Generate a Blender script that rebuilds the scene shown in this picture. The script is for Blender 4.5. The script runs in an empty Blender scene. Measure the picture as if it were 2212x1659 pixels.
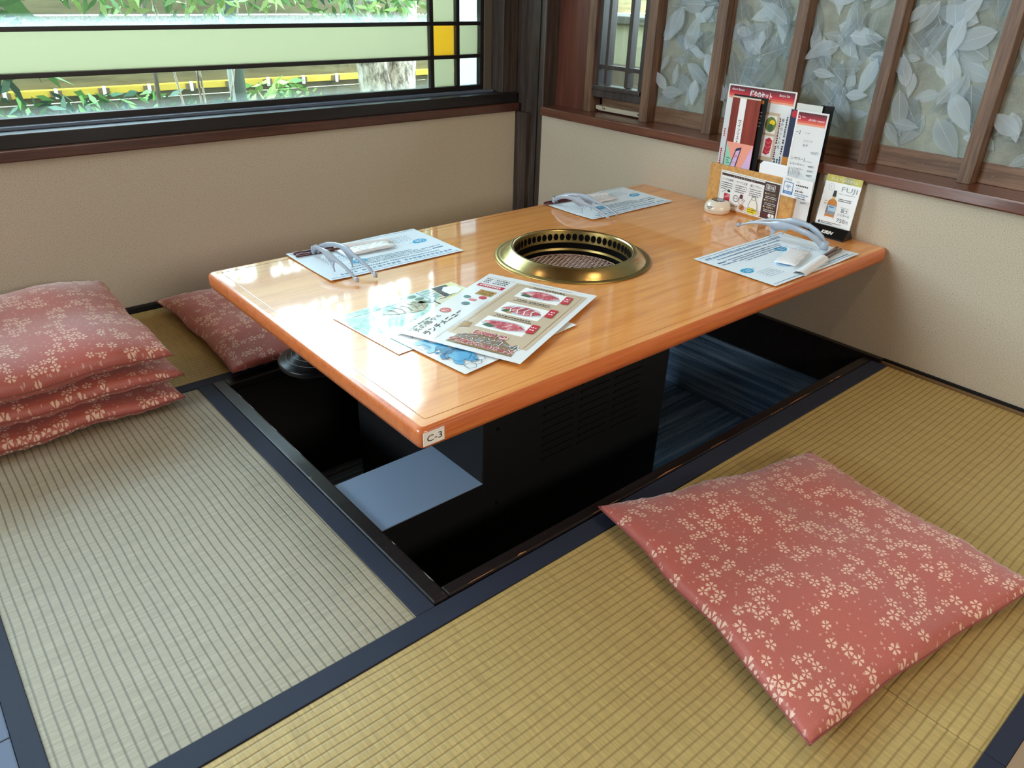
import bpy, bmesh, math, random
from mathutils import Vector, Matrix
PI = math.pi
SC = bpy.context.scene
COL = SC.collection
random.seed(7)

# ---------------------------------------------------------------- camera
cd = bpy.data.cameras.new('camera'); cam = bpy.data.objects.new('camera', cd); COL.objects.link(cam)
cam.location = (-0.45487, -0.69894, 0.79376)
cam.rotation_euler = (1.07431, -0.02763, -0.70339)
cd.sensor_width = 36.0; cd.sensor_fit = 'HORIZONTAL'; cd.lens = 1612.73 / 2212 * 36.0
cd.clip_start = 0.02; cd.clip_end = 200
SC.camera = cam

# ---------------------------------------------------------------- view, world, sun, room light
SC.view_settings.view_transform = 'Standard'; SC.view_settings.look = 'None'
SC.view_settings.gamma = 1.0; SC.view_settings.use_curve_mapping = False
SC.view_settings.exposure = -0.16
try:
    SC.cycles.use_denoising = True
    SC.cycles.max_bounces = 10; SC.cycles.transparent_max_bounces = 40
    SC.cycles.sample_clamp_indirect = 40.0
    SC.cycles.caustics_reflective = False; SC.cycles.caustics_refractive = False
except Exception:
    pass
W = bpy.data.worlds.new('World'); SC.world = W; W.use_nodes = True
nt = W.node_tree; nt.nodes.clear()
o_ = nt.nodes.new('ShaderNodeOutputWorld'); bg = nt.nodes.new('ShaderNodeBackground')
tc = nt.nodes.new('ShaderNodeTexCoord'); sx = nt.nodes.new('ShaderNodeSeparateXYZ'); cr = nt.nodes.new('ShaderNodeValToRGB')
nt.links.new(tc.outputs['Generated'], sx.inputs[0]); nt.links.new(sx.outputs['Z'], cr.inputs[0])
cr.color_ramp.elements[0].position = 0.0; cr.color_ramp.elements[0].color = (0.80, 0.90, 0.95, 1)
cr.color_ramp.elements[1].position = 0.6; cr.color_ramp.elements[1].color = (0.62, 0.82, 1.0, 1)
nt.links.new(cr.outputs[0], bg.inputs[0]); bg.inputs[1].default_value = 23.0
nt.links.new(bg.outputs[0], o_.inputs[0])

def light(name, kind, loc, target, energy, color, size=0.1, size_y=None, spread=None):
    l = bpy.data.lights.new(name, kind); l.energy = energy; l.color = color
    if kind == 'AREA':
        l.size = size
        if size_y: l.shape = 'RECTANGLE'; l.size_y = size_y
        if spread: l.spread = spread
    elif kind == 'SUN': l.angle = size
    else: l.shadow_soft_size = size
    o = bpy.data.objects.new(name, l); COL.objects.link(o); o.location = loc
    d = Vector(target) - Vector(loc); o.rotation_euler = d.to_track_quat('-Z', 'Y').to_euler()
    return o
# sun over the roof of the building: only reaches the garden
light('sun', 'SUN', (-3, -4, 9), (0.9, 2.4, 0.3), 13.0, (1.0, 0.94, 0.82), 0.01)
# assumed daylight from the left: an unseen area light, no window is built
light('assumed_daylight_left', 'AREA', (-3.0, 0.80, 1.30), (1.3, 0.1, 0.35), 95.0, (0.76, 0.90, 1.0), 0.9, 0.8)
# added fill light behind the camera, lifts table front and back wall
light('fill_behind_camera', 'AREA', (0.1, -3.3, 1.55), (0.4, 1.0, 0.35), 62.0, (1.0, 0.94, 0.86), 1.8, 0.6)
# assumed warm ceiling lamps, unseen above the view
WARM = (1.0, 0.72, 0.42)
for lx, ly, e in ((0.62, -0.62, 4.6), (0.95, -0.30, 2.2), (-0.9, -1.6, 2.5), (-0.2, 0.95, 0.9)):
    light('assumed_lamp_light', 'AREA', (lx, ly, 1.93), (lx, ly, 0), e, WARM, 0.14)

# ---------------------------------------------------------------- materials
def lin(c):
    f = lambda v: v / 12.92 if v <= 0.04045 else ((v + 0.055) / 1.055) ** 2.4
    return tuple(f(v / 255.0) for v in c[:3]) + (1.0,)
MATS = {}
def M(name, col, rough=0.5, metal=0.0, spec=0.5, coat=0.0, coat_r=0.05, emit=None, alpha=None, sheen=0.0):
    if name in MATS: return MATS[name]
    m = bpy.data.materials.new(name); m.use_nodes = True; b = m.node_tree.nodes['Principled BSDF']
    b.inputs['Base Color'].default_value = lin(col); b.inputs['Roughness'].default_value = rough
    b.inputs['Metallic'].default_value = metal; b.inputs['Specular IOR Level'].default_value = spec
    b.inputs['Coat Weight'].default_value = coat; b.inputs['Coat Roughness'].default_value = coat_r
    b.inputs['Sheen Weight'].default_value = sheen
    if alpha is not None: b.inputs['Alpha'].default_value = alpha
    m.diffuse_color = lin(col)
    MATS[name] = m
    return m
class N:
    """small node helper"""
    def __init__(s, m): s.m = m; s.t = m.node_tree; s.b = s.t.nodes.get('Principled BSDF')
    def n(s, ty, **k):
        x = s.t.nodes.new(ty)
        for a, v in k.items(): setattr(x, a, v)
        return x
    def l(s, a, b): s.t.links.new(a, b)
    def math(s, op, a, b=None, c=None, clamp=False):
        x = s.n('ShaderNodeMath', operation=op); x.use_clamp = clamp
        for i, v in enumerate((a, b, c)):
            if v is None: continue
            if isinstance(v, (int, float)): x.inputs[i].default_value = v
            else: s.l(v, x.inputs[i])
        return x.outputs[0]
    def coord(s, scale=(1, 1, 1), rot=(0, 0, 0), which='Object', loc=(0, 0, 0)):
        c = s.n('ShaderNodeTexCoord'); m = s.n('ShaderNodeMapping'); m.inputs['Scale'].default_value = scale
        m.inputs['Rotation'].default_value = rot; m.inputs['Location'].default_value = loc
        s.l(c.outputs[which], m.inputs[0]); return m.outputs[0]
    def noise(s, vec, scale, detail=3, rough=0.5, out='Fac'):
        x = s.n('ShaderNodeTexNoise'); s.l(vec, x.inputs['Vector']); x.inputs['Scale'].default_value = scale
        x.inputs['Detail'].default_value = detail; x.inputs['Roughness'].default_value = rough; return x.outputs[out]
    def ramp(s, fac, stops):
        x = s.n('ShaderNodeValToRGB'); s.l(fac, x.inputs[0]); e = x.color_ramp.elements
        while len(e) > 1: e.remove(e[-1])
        e[0].position, e[0].color = stops[0][0], lin(stops[0][1])
        for p, c in stops[1:]:
            k = e.new(p); k.color = lin(c)
        return x.outputs[0]
    def mix(s, fac, a, b):
        x = s.n('ShaderNodeMix', data_type='RGBA')
        for sk, v in ((x.inputs[0], fac), (x.inputs[6], a), (x.inputs[7], b)):
            if isinstance(v, (int, float)): sk.default_value = v
            elif isinstance(v, tuple): sk.default_value = lin(v)
            else: s.l(v, sk)
        return x.outputs[2]
    def bump(s, h, strength=0.3, dist=0.001):
        x = s.n('ShaderNodeBump'); x.inputs['Strength'].default_value = strength; x.inputs['Distance'].default_value = dist
        s.l(h, x.inputs['Height']); s.l(x.outputs[0], s.b.inputs['Normal'])
    def base(s, c): s.l(c, s.b.inputs['Base Color'])

def wood(name, c1, c2, c3, axis='x', rough=0.35, coat=0.0, coat_r=0.08, scale=1.0, wear=None, spec=0.5):
    m = M(name, c2, rough, coat=coat, coat_r=coat_r, spec=spec); n = N(m)
    st = {'x': (0.05, 1, 1), 'y': (1, 0.05, 1), 'z': (1, 1, 0.05)}[axis]
    v = n.coord(scale=tuple(a * scale for a in st))
    f1 = n.noise(v, 60, 5, 0.65); f2 = n.noise(v, 260, 3, 0.6)
    f = n.math('ADD', n.math('MULTIPLY', f1, 0.65), n.math('MULTIPLY', f2, 0.35))
    c = n.ramp(f, [(0.36, c1), (0.5, c2), (0.64, c3)])
    if wear:
        w = n.noise(n.coord(scale=(1, 1, 1)), 90, 6, 0.75)
        w2 = n.noise(n.coord(scale=(1, 1, 1)), 9, 2, 0.5)
        c = n.mix(n.math('MULTIPLY', n.math('GREATER_THAN', w, 0.66), n.math('GREATER_THAN', w2, 0.5)), c, wear)
    n.base(c); n.bump(f, 0.15, 0.0008)
    return m
def tatami(name, axis, c0=(176, 164, 112), groove=(112, 100, 58)):
    m = M(name, c0, 0.50, spec=0.5); n = N(m)
    c = n.n('ShaderNodeTexCoord'); s = n.n('ShaderNodeSeparateXYZ'); n.l(c.outputs['Object'], s.inputs[0])
    across, along = ('Y', 'X') if axis == 'x' else ('X', 'Y')
    wob = n.noise(c.outputs['Object'], 6, 2, 0.5)
    t = n.math('ADD', n.math('MULTIPLY', s.outputs[across], 80.0), n.math('MULTIPLY', wob, 0.5))
    fr = n.math('FRACT', t)
    g = n.math('ABSOLUTE', n.math('SUBTRACT', fr, 0.5))          # 0.5 at the groove
    gm = n.n('ShaderNodeMapRange'); n.l(g, gm.inputs[0]); gm.inputs[1].default_value = 0.32; gm.inputs[2].default_value = 0.49
    gm.interpolation_type = 'SMOOTHSTEP'
    sc = (30, 1800, 1) if axis == 'y' else (1800, 30, 1)
    rush = n.noise(n.coord(scale=sc), 1.0, 3, 0.7)
    sc2 = (14, 260, 1) if axis == 'y' else (260, 14, 1)
    rush2 = n.noise(n.coord(scale=sc2), 1.0, 3, 0.7)
    rr = n.math('ADD', n.math('MULTIPLY', rush, 0.6), n.math('MULTIPLY', rush2, 0.4))
    col = n.ramp(rr, [(0.33, tuple(int(x * 0.78) for x in c0)), (0.5, c0), (0.68, tuple(min(255, int(x * 1.17)) for x in c0))])
    big = n.noise(c.outputs['Object'], 5, 3, 0.6)
    col = n.mix(n.math('MULTIPLY', big, 0.35), col, (158, 140, 90))
    col = n.mix(n.math('MULTIPLY', gm.outputs[0], 0.62), col, groove)
    n.base(col)
    h = n.math('SUBTRACT', n.math('MULTIPLY', rr, 0.35), gm.outputs[0])
    n.bump(h, 0.38, 0.0014)
    return m
def wallpaper():
    m = M('wallpaper', (206, 194, 172), 0.85, spec=0.2); n = N(m)
    v = n.coord(); f = n.noise(v, 420, 3, 0.7); g = n.noise(v, 900, 2, 0.5)
    col = n.ramp(f, [(0.30, (150, 132, 108)), (0.44, (190, 178, 156)), (0.7, (206, 195, 174))])
    n.base(col); n.bump(g, 0.25, 0.0006)
    return m
def fabric():
    m = M('cherry_fabric', (160, 82, 80), 0.50, spec=0.45, sheen=0.35); n = N(m)
    c = n.n('ShaderNodeTexCoord'); oi = n.n('ShaderNodeObjectInfo')
    off = n.n('ShaderNodeVectorMath', operation='ADD'); n.l(c.outputs['UV'], off.inputs[0]); n.l(oi.outputs['Random'], off.inputs[1])
    def layer(scale, R, keep, five=True, shift=0.0, rnd_=0.6, clus=None):
        mp = n.n('ShaderNodeMapping'); mp.inputs['Scale'].default_value = (scale, scale, 0); mp.inputs['Location'].default_value = (shift, shift * 1.7, 0)
        n.l(off.outputs[0], mp.inputs[0])
        vo = n.n('ShaderNodeTexVoronoi', voronoi_dimensions='2D'); vo.inputs['Scale'].default_value = 1.0; vo.inputs['Randomness'].default_value = rnd_
        n.l(mp.outputs[0], vo.inputs['Vector'])
        d = n.n('ShaderNodeVectorMath', operation='SUBTRACT'); n.l(mp.outputs[0], d.inputs[0]); n.l(vo.outputs['Position'], d.inputs[1])
        s = n.n('ShaderNodeSeparateXYZ'); n.l(d.outputs[0], s.inputs[0])
        cs = n.n('ShaderNodeSeparateColor'); n.l(vo.outputs['Color'], cs.inputs[0])
        r0 = n.math('SQRT', n.math('ADD', n.math('POWER', s.outputs[0], 2.0), n.math('POWER', s.outputs[1], 2.0)))
        r = n.math('DIVIDE', r0, n.math('ADD', n.math('MULTIPLY', cs.outputs[2], 0.35), 0.72))       # flowers of several sizes
        th = n.math('ADD', n.math('ARCTAN2', s.outputs[1], s.outputs[0]), n.math('MULTIPLY', cs.outputs[0], 6.283))
        sec = 2 * PI / 5 if five else 2 * PI
        ph = n.math('SUBTRACT', n.math('MODULO', n.math('ADD', th, 18.85), sec), sec / 2)
        px = n.math('MULTIPLY', r, n.math('COSINE', ph)); py = n.math('MULTIPLY', r, n.math('SINE', ph))
        b = n.math('ADD', n.math('MULTIPLY', px, 0.42), -0.02 * R)
        e = n.math('ADD', n.math('POWER', n.math('DIVIDE', n.math('SUBTRACT', px, R * 0.58), R * 0.42), 2.0),
                   n.math('POWER', n.math('DIVIDE', py, b), 2.0))
        nx = n.math('SUBTRACT', n.math('SUBTRACT', R * 0.98, n.math('MULTIPLY', n.math('ABSOLUTE', py), -0.9)), px)
        notch = n.math('GREATER_THAN', n.math('SUBTRACT', nx, 0.16 * R), 0.0)
        k = n.math('LESS_THAN', cs.outputs[1], keep)
        m_ = n.math('MULTIPLY', n.math('MULTIPLY', n.math('LESS_THAN', e, 1.0), notch), n.math('MULTIPLY', n.math('GREATER_THAN', px, 0.0), k))
        if clus:
            nz = n.noise(vo.outputs['Position'], clus, 1, 0.4); m_ = n.math('MULTIPLY', m_, n.math('GREATER_THAN', nz, 0.485))
        return m_
    big = layer(50, 0.50, 0.88, rnd_=0.5, clus=0.40)
    sm = layer(72, 0.46, 0.50, five=False, shift=7.1, rnd_=0.8)
    sm2 = layer(60, 0.44, 0.45, five=False, shift=1.9, rnd_=0.8)
    f = n.math('MAXIMUM', n.math('MULTIPLY', big, 0.86), n.math('MULTIPLY', n.math('MAXIMUM', sm, sm2), 0.42))
    wv = n.noise(n.coord(scale=(1, 1, 1), which='UV'), 600, 2, 0.6)
    base = n.ramp(wv, [(0.3, (172, 86, 76)), (0.7, (190, 102, 90))])
    n.base(n.mix(f, base, (240, 206, 182)))
    n.bump(n.noise(c.outputs['Object'], 22, 3, 0.5), 0.25, 0.004)
    return m
def carpet(axis):
    m = M('carpet_' + axis, (92, 112, 134), 0.95, spec=0.1); n = N(m)
    st = (2, 60, 60) if axis == 'x' else (60, 2, 60)
    if axis == 'w': st = (60, 2, 60)
    f = n.noise(n.coord(scale=st), 1.0, 4, 0.7); g = n.noise(n.coord(), 420, 3, 0.7)
    t = n.math('ADD', n.math('MULTIPLY', f, 0.6), n.math('MULTIPLY', g, 0.4))
    n.base(n.ramp(t, [(0.36, (44, 60, 82)), (0.5, (100, 130, 164)), (0.66, (160, 190, 220))])); n.bump(g, 0.6, 0.002)
    return m
def glass(name, tint=(240, 246, 244), spots=True, bands=()):
    """thin window glass: mostly clear, a little mirror, dew and glare along the pane foot painted in as white haze"""
    m = bpy.data.materials.new(name); m.use_nodes = True; n = N(m); t = n.t; t.nodes.clear(); MATS[name] = m
    out = n.n('ShaderNodeOutputMaterial'); tr = n.n('ShaderNodeBsdfTransparent'); tr.inputs[0].default_value = lin(tint)
    gl = n.n('ShaderNodeBsdfGlossy'); gl.inputs['Roughness'].default_value = 0.02
    fr = n.n('ShaderNodeFresnel'); fr.inputs[0].default_value = 1.45
    mx = n.n('ShaderNodeMixShader'); n.l(fr.outputs[0], mx.inputs[0]); n.l(tr.outputs[0], mx.inputs[1]); n.l(gl.outputs[0], mx.inputs[2])
    last = mx.outputs[0]
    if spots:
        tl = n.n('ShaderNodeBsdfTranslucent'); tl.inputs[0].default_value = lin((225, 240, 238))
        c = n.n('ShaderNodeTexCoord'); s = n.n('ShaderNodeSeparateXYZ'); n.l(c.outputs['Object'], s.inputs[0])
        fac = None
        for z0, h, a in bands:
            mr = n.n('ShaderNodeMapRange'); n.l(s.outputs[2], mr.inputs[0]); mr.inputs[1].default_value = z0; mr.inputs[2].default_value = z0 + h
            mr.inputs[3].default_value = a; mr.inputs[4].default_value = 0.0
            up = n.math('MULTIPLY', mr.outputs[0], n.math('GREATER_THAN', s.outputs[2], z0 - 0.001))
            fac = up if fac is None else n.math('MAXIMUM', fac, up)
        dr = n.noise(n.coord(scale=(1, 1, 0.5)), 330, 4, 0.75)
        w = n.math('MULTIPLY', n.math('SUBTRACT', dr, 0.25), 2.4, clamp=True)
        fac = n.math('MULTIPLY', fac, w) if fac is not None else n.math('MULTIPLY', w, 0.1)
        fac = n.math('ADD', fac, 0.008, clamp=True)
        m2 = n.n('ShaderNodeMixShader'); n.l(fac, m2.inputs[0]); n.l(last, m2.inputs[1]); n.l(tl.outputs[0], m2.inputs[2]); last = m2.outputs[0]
    n.l(last, out.inputs[0]); return m
def frosted(name, col, clear=0.15, rough=0.3, texture=False, dif=0.28):
    m = bpy.data.materials.new(name); m.use_nodes = True; n = N(m); t = n.t; t.nodes.clear(); MATS[name] = m
    out = n.n('ShaderNodeOutputMaterial'); tl = n.n('ShaderNodeBsdfTranslucent'); tl.inputs[0].default_value = lin(col)
    df = n.n('ShaderNodeBsdfPrincipled'); df.inputs['Base Color'].default_value = lin(col); df.inputs['Roughness'].default_value = rough
    tr = n.n('ShaderNodeBsdfTransparent'); tr.inputs[0].default_value = lin(col)
    a = n.n('ShaderNodeMixShader'); a.inputs[0].default_value = dif; n.l(tl.outputs[0], a.inputs[1]); n.l(df.outputs[0], a.inputs[2])
    b = n.n('ShaderNodeMixShader'); b.inputs[0].default_value = clear; n.l(a.outputs[0], b.inputs[1]); n.l(tr.outputs[0], b.inputs[2])
    if texture:
        f = n.noise(n.coord(), 14, 5, 0.7); g = n.noise(n.coord(scale=(1, 1, 0.4)), 500, 2, 0.6)
        c = n.ramp(n.math('ADD', n.math('MULTIPLY', f, 0.7), n.math('MULTIPLY', g, 0.3)), [(0.35, tuple(int(v * 0.74) for v in col)), (0.62, col)])
        n.l(c, tl.inputs[0]); n.l(c, df.inputs['Base Color'])
        bp = n.n('ShaderNodeBump'); bp.inputs['Strength'].default_value = 0.4; bp.inputs['Distance'].default_value = 0.001
        n.l(g, bp.inputs['Height']); n.l(bp.outputs[0], df.inputs['Normal'])
    n.l(b.outputs[0], out.inputs[0]); return m
def clear_plastic(name, col, alpha, rough=0.15):
    return M(name, col, rough, alpha=alpha, spec=0.6)

m_table = wood('table_wood', (210, 132, 60), (228, 153, 78), (236, 166, 92), 'x', 0.32, coat=1.0, coat_r=0.06)
m_tedge = wood('table_edge_wood', (186, 92, 42), (206, 110, 54), (214, 122, 64), 'x', 0.35, coat=0.5, coat_r=0.12)
m_dark = wood('dark_post_wood', (40, 31, 27), (60, 49, 42), (82, 70, 62), 'z', 0.45)
m_blk = wood('black_frame_wood', (18, 16, 17), (26, 23, 24), (36, 32, 32), 'x', 0.32)
m_trim = wood('brown_sill_wood', (60, 34, 26), (78, 46, 35), (92, 57, 43), 'x', 0.30, coat=0.3, coat_r=0.2)
m_trimy = wood('brown_sill_wood_y', (76, 44, 32), (104, 62, 46), (122, 76, 56), 'y', 0.30, coat=0.4, coat_r=0.15)
m_post = wood('screen_post_wood', (70, 48, 35), (104, 76, 56), (128, 98, 74), 'z', 0.5, wear=(140, 116, 92))
m_red = wood('reddish_wood', (70, 34, 22), (92, 46, 30), (104, 56, 38), 'z', 0.5)
m_rail = wood('screen_rail_wood', (88, 60, 43), (122, 90, 66), (146, 112, 86), 'y', 0.45, wear=(170, 145, 118))
m_lat = wood('lattice_wood', (42, 34, 32), (62, 54, 52), (80, 72, 70), 'z', 0.4)
m_curb = wood('pit_curb_wood', (16, 12, 13), (26, 21, 22), (36, 29, 28), 'x', 0.38, wear=(120, 98, 76))
m_bare = M('bare_worn_wood', (168, 112, 66), .6); m_chipp = M('chipped_paint', (150, 146, 136), .6)
m_box = wood('holder_wood', (184, 130, 66), (204, 152, 84), (218, 170, 104), 'x', 0.5)
m_wall = wallpaper()
m_tx = tatami('tatami_x', 'x', (184, 160, 102), (126, 104, 56)); m_ty = tatami('tatami_y', 'y', (160, 153, 134), (86, 82, 68))  # tatami_y carries the sky's grey sheen in its base colour
m_heri = M('heri_cloth', (26, 34, 54), 0.75); _n = N(m_heri); _n.bump(_n.noise(_n.coord(), 900, 2), 0.3, 0.0006)
m_fab = fabric()
m_cx, m_cw = carpet('x'), carpet('w')
m_black = M('black_gloss', (12, 12, 14), 0.25)
m_blackm = M('black_matte', (12, 12, 14), 0.6, spec=.3)
m_steel = M('painted_steel', (128, 152, 180), 0.34, spec=0.6)
m_pitw = M('pit_wood', (14, 11, 11), 0.5)
m_vinyl = M('grey_blue_vinyl', (88, 100, 124), 0.6)
m_brass = M('brass', (194, 172, 118), 0.22, metal=1.0); _n = N(m_brass)
_n.l(_n.math('ADD', _n.math('MULTIPLY', _n.noise(_n.coord(), 40, 4, 0.7), 0.22), 0.12), _n.b.inputs['Roughness'])
m_brassd = M('brass_dull', (150, 128, 76), 0.4, metal=1.0)
m_soot = M('soot', (12, 10, 9), 0.9, spec=.05)
m_wire = M('grill_wire', (222, 196, 188), 0.45, metal=0.0)
m_paper = M('paper_white', (232, 236, 240), 0.6)
m_matp = M('placemat_paper', (224, 238, 248), 0.55)
m_lam = M('laminated_white', (228, 230, 230), 0.5, coat=0.8, coat_r=0.08)
m_ink = M('ink_black', (38, 38, 44), 0.5)
m_inkb = M('ink_blue', (64, 110, 150), 0.5)
m_inkm = M('ink_mid_blue', (112, 150, 184), 0.5)
m_cyan = M('ink_cyan', (28, 164, 216), 0.5)
m_lblue = M('ink_light_blue', (180, 214, 240), 0.5)
m_redp = M('ink_red', (196, 30, 52), 0.4, coat=0.6)
m_dred = M('ink_dark_red', (92, 20, 36), 0.4, coat=0.6)
m_ored = M('ink_orange_red', (222, 96, 66), 0.4, coat=0.6)
m_beige = M('ink_beige', (206, 186, 158), 0.4, coat=0.8)
m_gold = M('ink_gold', (176, 134, 52), 0.4, coat=0.6)
m_tan = M('ink_tan', (160, 128, 92), 0.4, coat=0.6)
m_yel = M('ink_yellow', (240, 218, 40), 0.4)
m_wht = M('ink_white', (240, 240, 238), 0.4)
m_green = M('ink_green', (60, 98, 66), 0.4, coat=0.6)
m_dgreen = M('ink_dark_teal', (42, 88, 80), 0.4, coat=0.6)
m_brown = M('ink_brown', (66, 44, 38), 0.5)
m_pink = M('ink_pink', (216, 128, 132), 0.4)
m_salmon = M('ink_salmon', (240, 160, 140), 0.4)
m_lilac = M('ink_lilac', (214, 184, 224), 0.4)
m_mint = M('ink_mint', (150, 210, 186), 0.4)
m_navy = M('ink_navy', (32, 36, 70), 0.5)
m_amber = M('ink_amber', (206, 132, 52), 0.4)
m_grey = M('ink_grey', (150, 154, 162), 0.5)
m_wine = wood('wine_list_board', (112, 34, 24), (132, 46, 32), (148, 60, 42), 'z', 0.4)
m_ivory = M('ivory_plastic', (226, 218, 200), 0.25, coat=0.4)
m_silver = M('silver', (150, 158, 168), 0.15, metal=1.0)
m_tong = M('tong_plastic', (178, 190, 204), 0.22, alpha=0.78, spec=0.6)
m_chop = M('chopstick_lacquer', (76, 26, 38), 0.22, coat=0.6)
m_clear = M('clear_acrylic', (230, 238, 244), 0.08, alpha=0.22)
m_towel = M('towel_in_film', (240, 242, 246), 0.3, coat=0.7)
m_nap = M('napkin_white', (240, 242, 246), 0.7)
m_latch = M('cream_painted', (196, 184, 160), 0.5)

# ---------------------------------------------------------------- mesh building
class MB:
    def __init__(s): s.bm = bmesh.new(); s.mats = []; s.uv = None
    def mi(s, m):
        if m not in s.mats: s.mats.append(m)
        return s.mats.index(m)
    def faces(s, vs, fs, mat, smooth=False):
        i = s.mi(mat); bv = [s.bm.verts.new(v) for v in vs]
        for f in fs:
            try: q = s.bm.faces.new([bv[k] for k in f])
            except ValueError: continue
            q.material_index = i; q.smooth = smooth
        return bv
    def box(s, x0, x1, y0, y1, z0, z1, mat, bev=0.0, frame=None, seg=2):
        i = s.mi(mat); t = bmesh.new(); r = bmesh.ops.create_cube(t, size=1.0)
        for v in t.verts: v.co = Vector((x0 + (v.co.x + .5) * (x1 - x0), y0 + (v.co.y + .5) * (y1 - y0), z0 + (v.co.z + .5) * (z1 - z0)))
        if bev > 0:
            bev = min(bev, 0.45 * min(abs(x1 - x0), abs(y1 - y0), abs(z1 - z0)))
            bmesh.ops.bevel(t, geom=list(t.edges), offset=bev, segments=seg, affect='EDGES', profile=0.6)
        s.merge(t, i, frame)
    def merge(s, t, i, frame=None, smooth=False):
        mp = {}
        for v in t.verts: mp[v] = s.bm.verts.new(frame @ v.co if frame else v.co)
        for f in t.faces:
            try: q = s.bm.faces.new([mp[v] for v in f.verts])
            except ValueError: continue
            q.material_index = i; q.smooth = smooth
        t.free()
    def lathe(s, prof, mat, c=(0, 0, 0), seg=64, smooth=True, mats=None):
        n = len(prof); vs = []
        for k in range(seg):
            a = 2 * PI * k / seg
            for r, z in prof: vs.append((c[0] + r * math.cos(a), c[1] + r * math.sin(a), c[2] + z))
        for j in range(n - 1):
            fs = []
        bv = [s.bm.verts.new(v) for v in vs]
        for j in range(n - 1):
            i = s.mi(mats[j] if mats else mat)
            for k in range(seg):
                k2 = (k + 1) % seg
                q = [bv[k * n + j], bv[k2 * n + j], bv[k2 * n + j + 1], bv[k * n + j + 1]]
                if prof[j][0] < 1e-6: q = [bv[k * n + j], bv[k2 * n + j + 1], bv[k * n + j + 1]]
                elif prof[j + 1][0] < 1e-6: q = [bv[k * n + j], bv[k2 * n + j], bv[k * n + j + 1]]
                f = s.bm.faces.new(q); f.material_index = i; f.smooth = smooth
        s.weld = True
    def tube(s, pts, r, mat, seg=8, rz=None, cap=True):
        """tube along pts; r may be a list"""
        i = s.mi(mat); P = [Vector(p) for p in pts]; n = len(P); rings = []
        R = r if isinstance(r, (list, tuple)) else [r] * n
        up = Vector((0, 0, 1))
        for k in range(n):
            t = (P[min(k + 1, n - 1)] - P[max(k - 1, 0)]).normalized()
            a = t.cross(up)
            if a.length < 1e-4: a = Vector((1, 0, 0))
            a.normalize(); b = a.cross(t).normalized()
            ring = []
            for j in range(seg):
                w = 2 * PI * j / seg
                ring.append(s.bm.verts.new(P[k] + a * math.cos(w) * R[k] + b * math.sin(w) * R[k] * (rz or 1.0)))
            rings.append(ring)
        for k in range(n - 1):
            for j in range(seg):
                f = s.bm.faces.new([rings[k][j], rings[k][(j + 1) % seg], rings[k + 1][(j + 1) % seg], rings[k + 1][j]])
                f.material_index = i; f.smooth = True
        if cap:
            for rg in (rings[0][::-1], rings[-1]):
                f = s.bm.faces.new(rg); f.material_index = i
    def prism(s, pts, origin, U, V, Nn, depth, mat, bev=0):
        """polygon pts (u,v) extruded along Nn by depth"""
        i = s.mi(mat); O = Vector(origin); U = Vector(U); V = Vector(V); Nn = Vector(Nn)
        a = [s.bm.verts.new(O + U * u + V * v) for u, v in pts]
        b = [s.bm.verts.new(O + U * u + V * v + Nn * depth) for u, v in pts]
        for lst in (a[::-1], b):
            f = s.bm.faces.new(lst); f.material_index = i
        for k in range(len(pts)):
            f = s.bm.faces.new([a[k], a[(k + 1) % len(pts)], b[(k + 1) % len(pts)], b[k]]); f.material_index = i
    def build(s, name, parent=None, origin=None, recalc=True, uv=False):
        if getattr(s, 'weld', False): bmesh.ops.remove_doubles(s.bm, verts=s.bm.verts, dist=1e-6)
        if recalc: bmesh.ops.recalc_face_normals(s.bm, faces=s.bm.faces)
        o0 = Vector(origin) if origin is not None else (parent.location.copy() if parent is not None and WORLD_ORIGIN else Vector((0, 0, 0)))
        if parent is not None and parent.get('_abs') is not None: o0 = Vector(parent['_abs'])
        elif origin is None: o0 = Vector((0, 0, 0))
        for v in s.bm.verts: v.co -= o0
        me = bpy.data.meshes.new(name); s.bm.to_mesh(me); s.bm.free()
        for m in s.mats: me.materials.append(m)
        o = bpy.data.objects.new(name, me); COL.objects.link(o)
        if parent is not None:
            o.parent = parent; o['_abs'] = list(o0)
        else:
            o.location = o0; o['_abs'] = list(o0)
        return o
WORLD_ORIGIN = False
def empty(name, loc):
    o = bpy.data.objects.new(name, None); COL.objects.link(o); o.location = loc; o.empty_display_size = 0.05
    o['_abs'] = list(loc); return o
def tag(o, label=None, cat=None, group=None, kind=None):
    if label: o['label'] = label
    if cat: o['category'] = cat
    if group: o['group'] = group
    if kind: o['kind'] = kind
    return o
def struct(o): o['kind'] = 'structure'; return o

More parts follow.
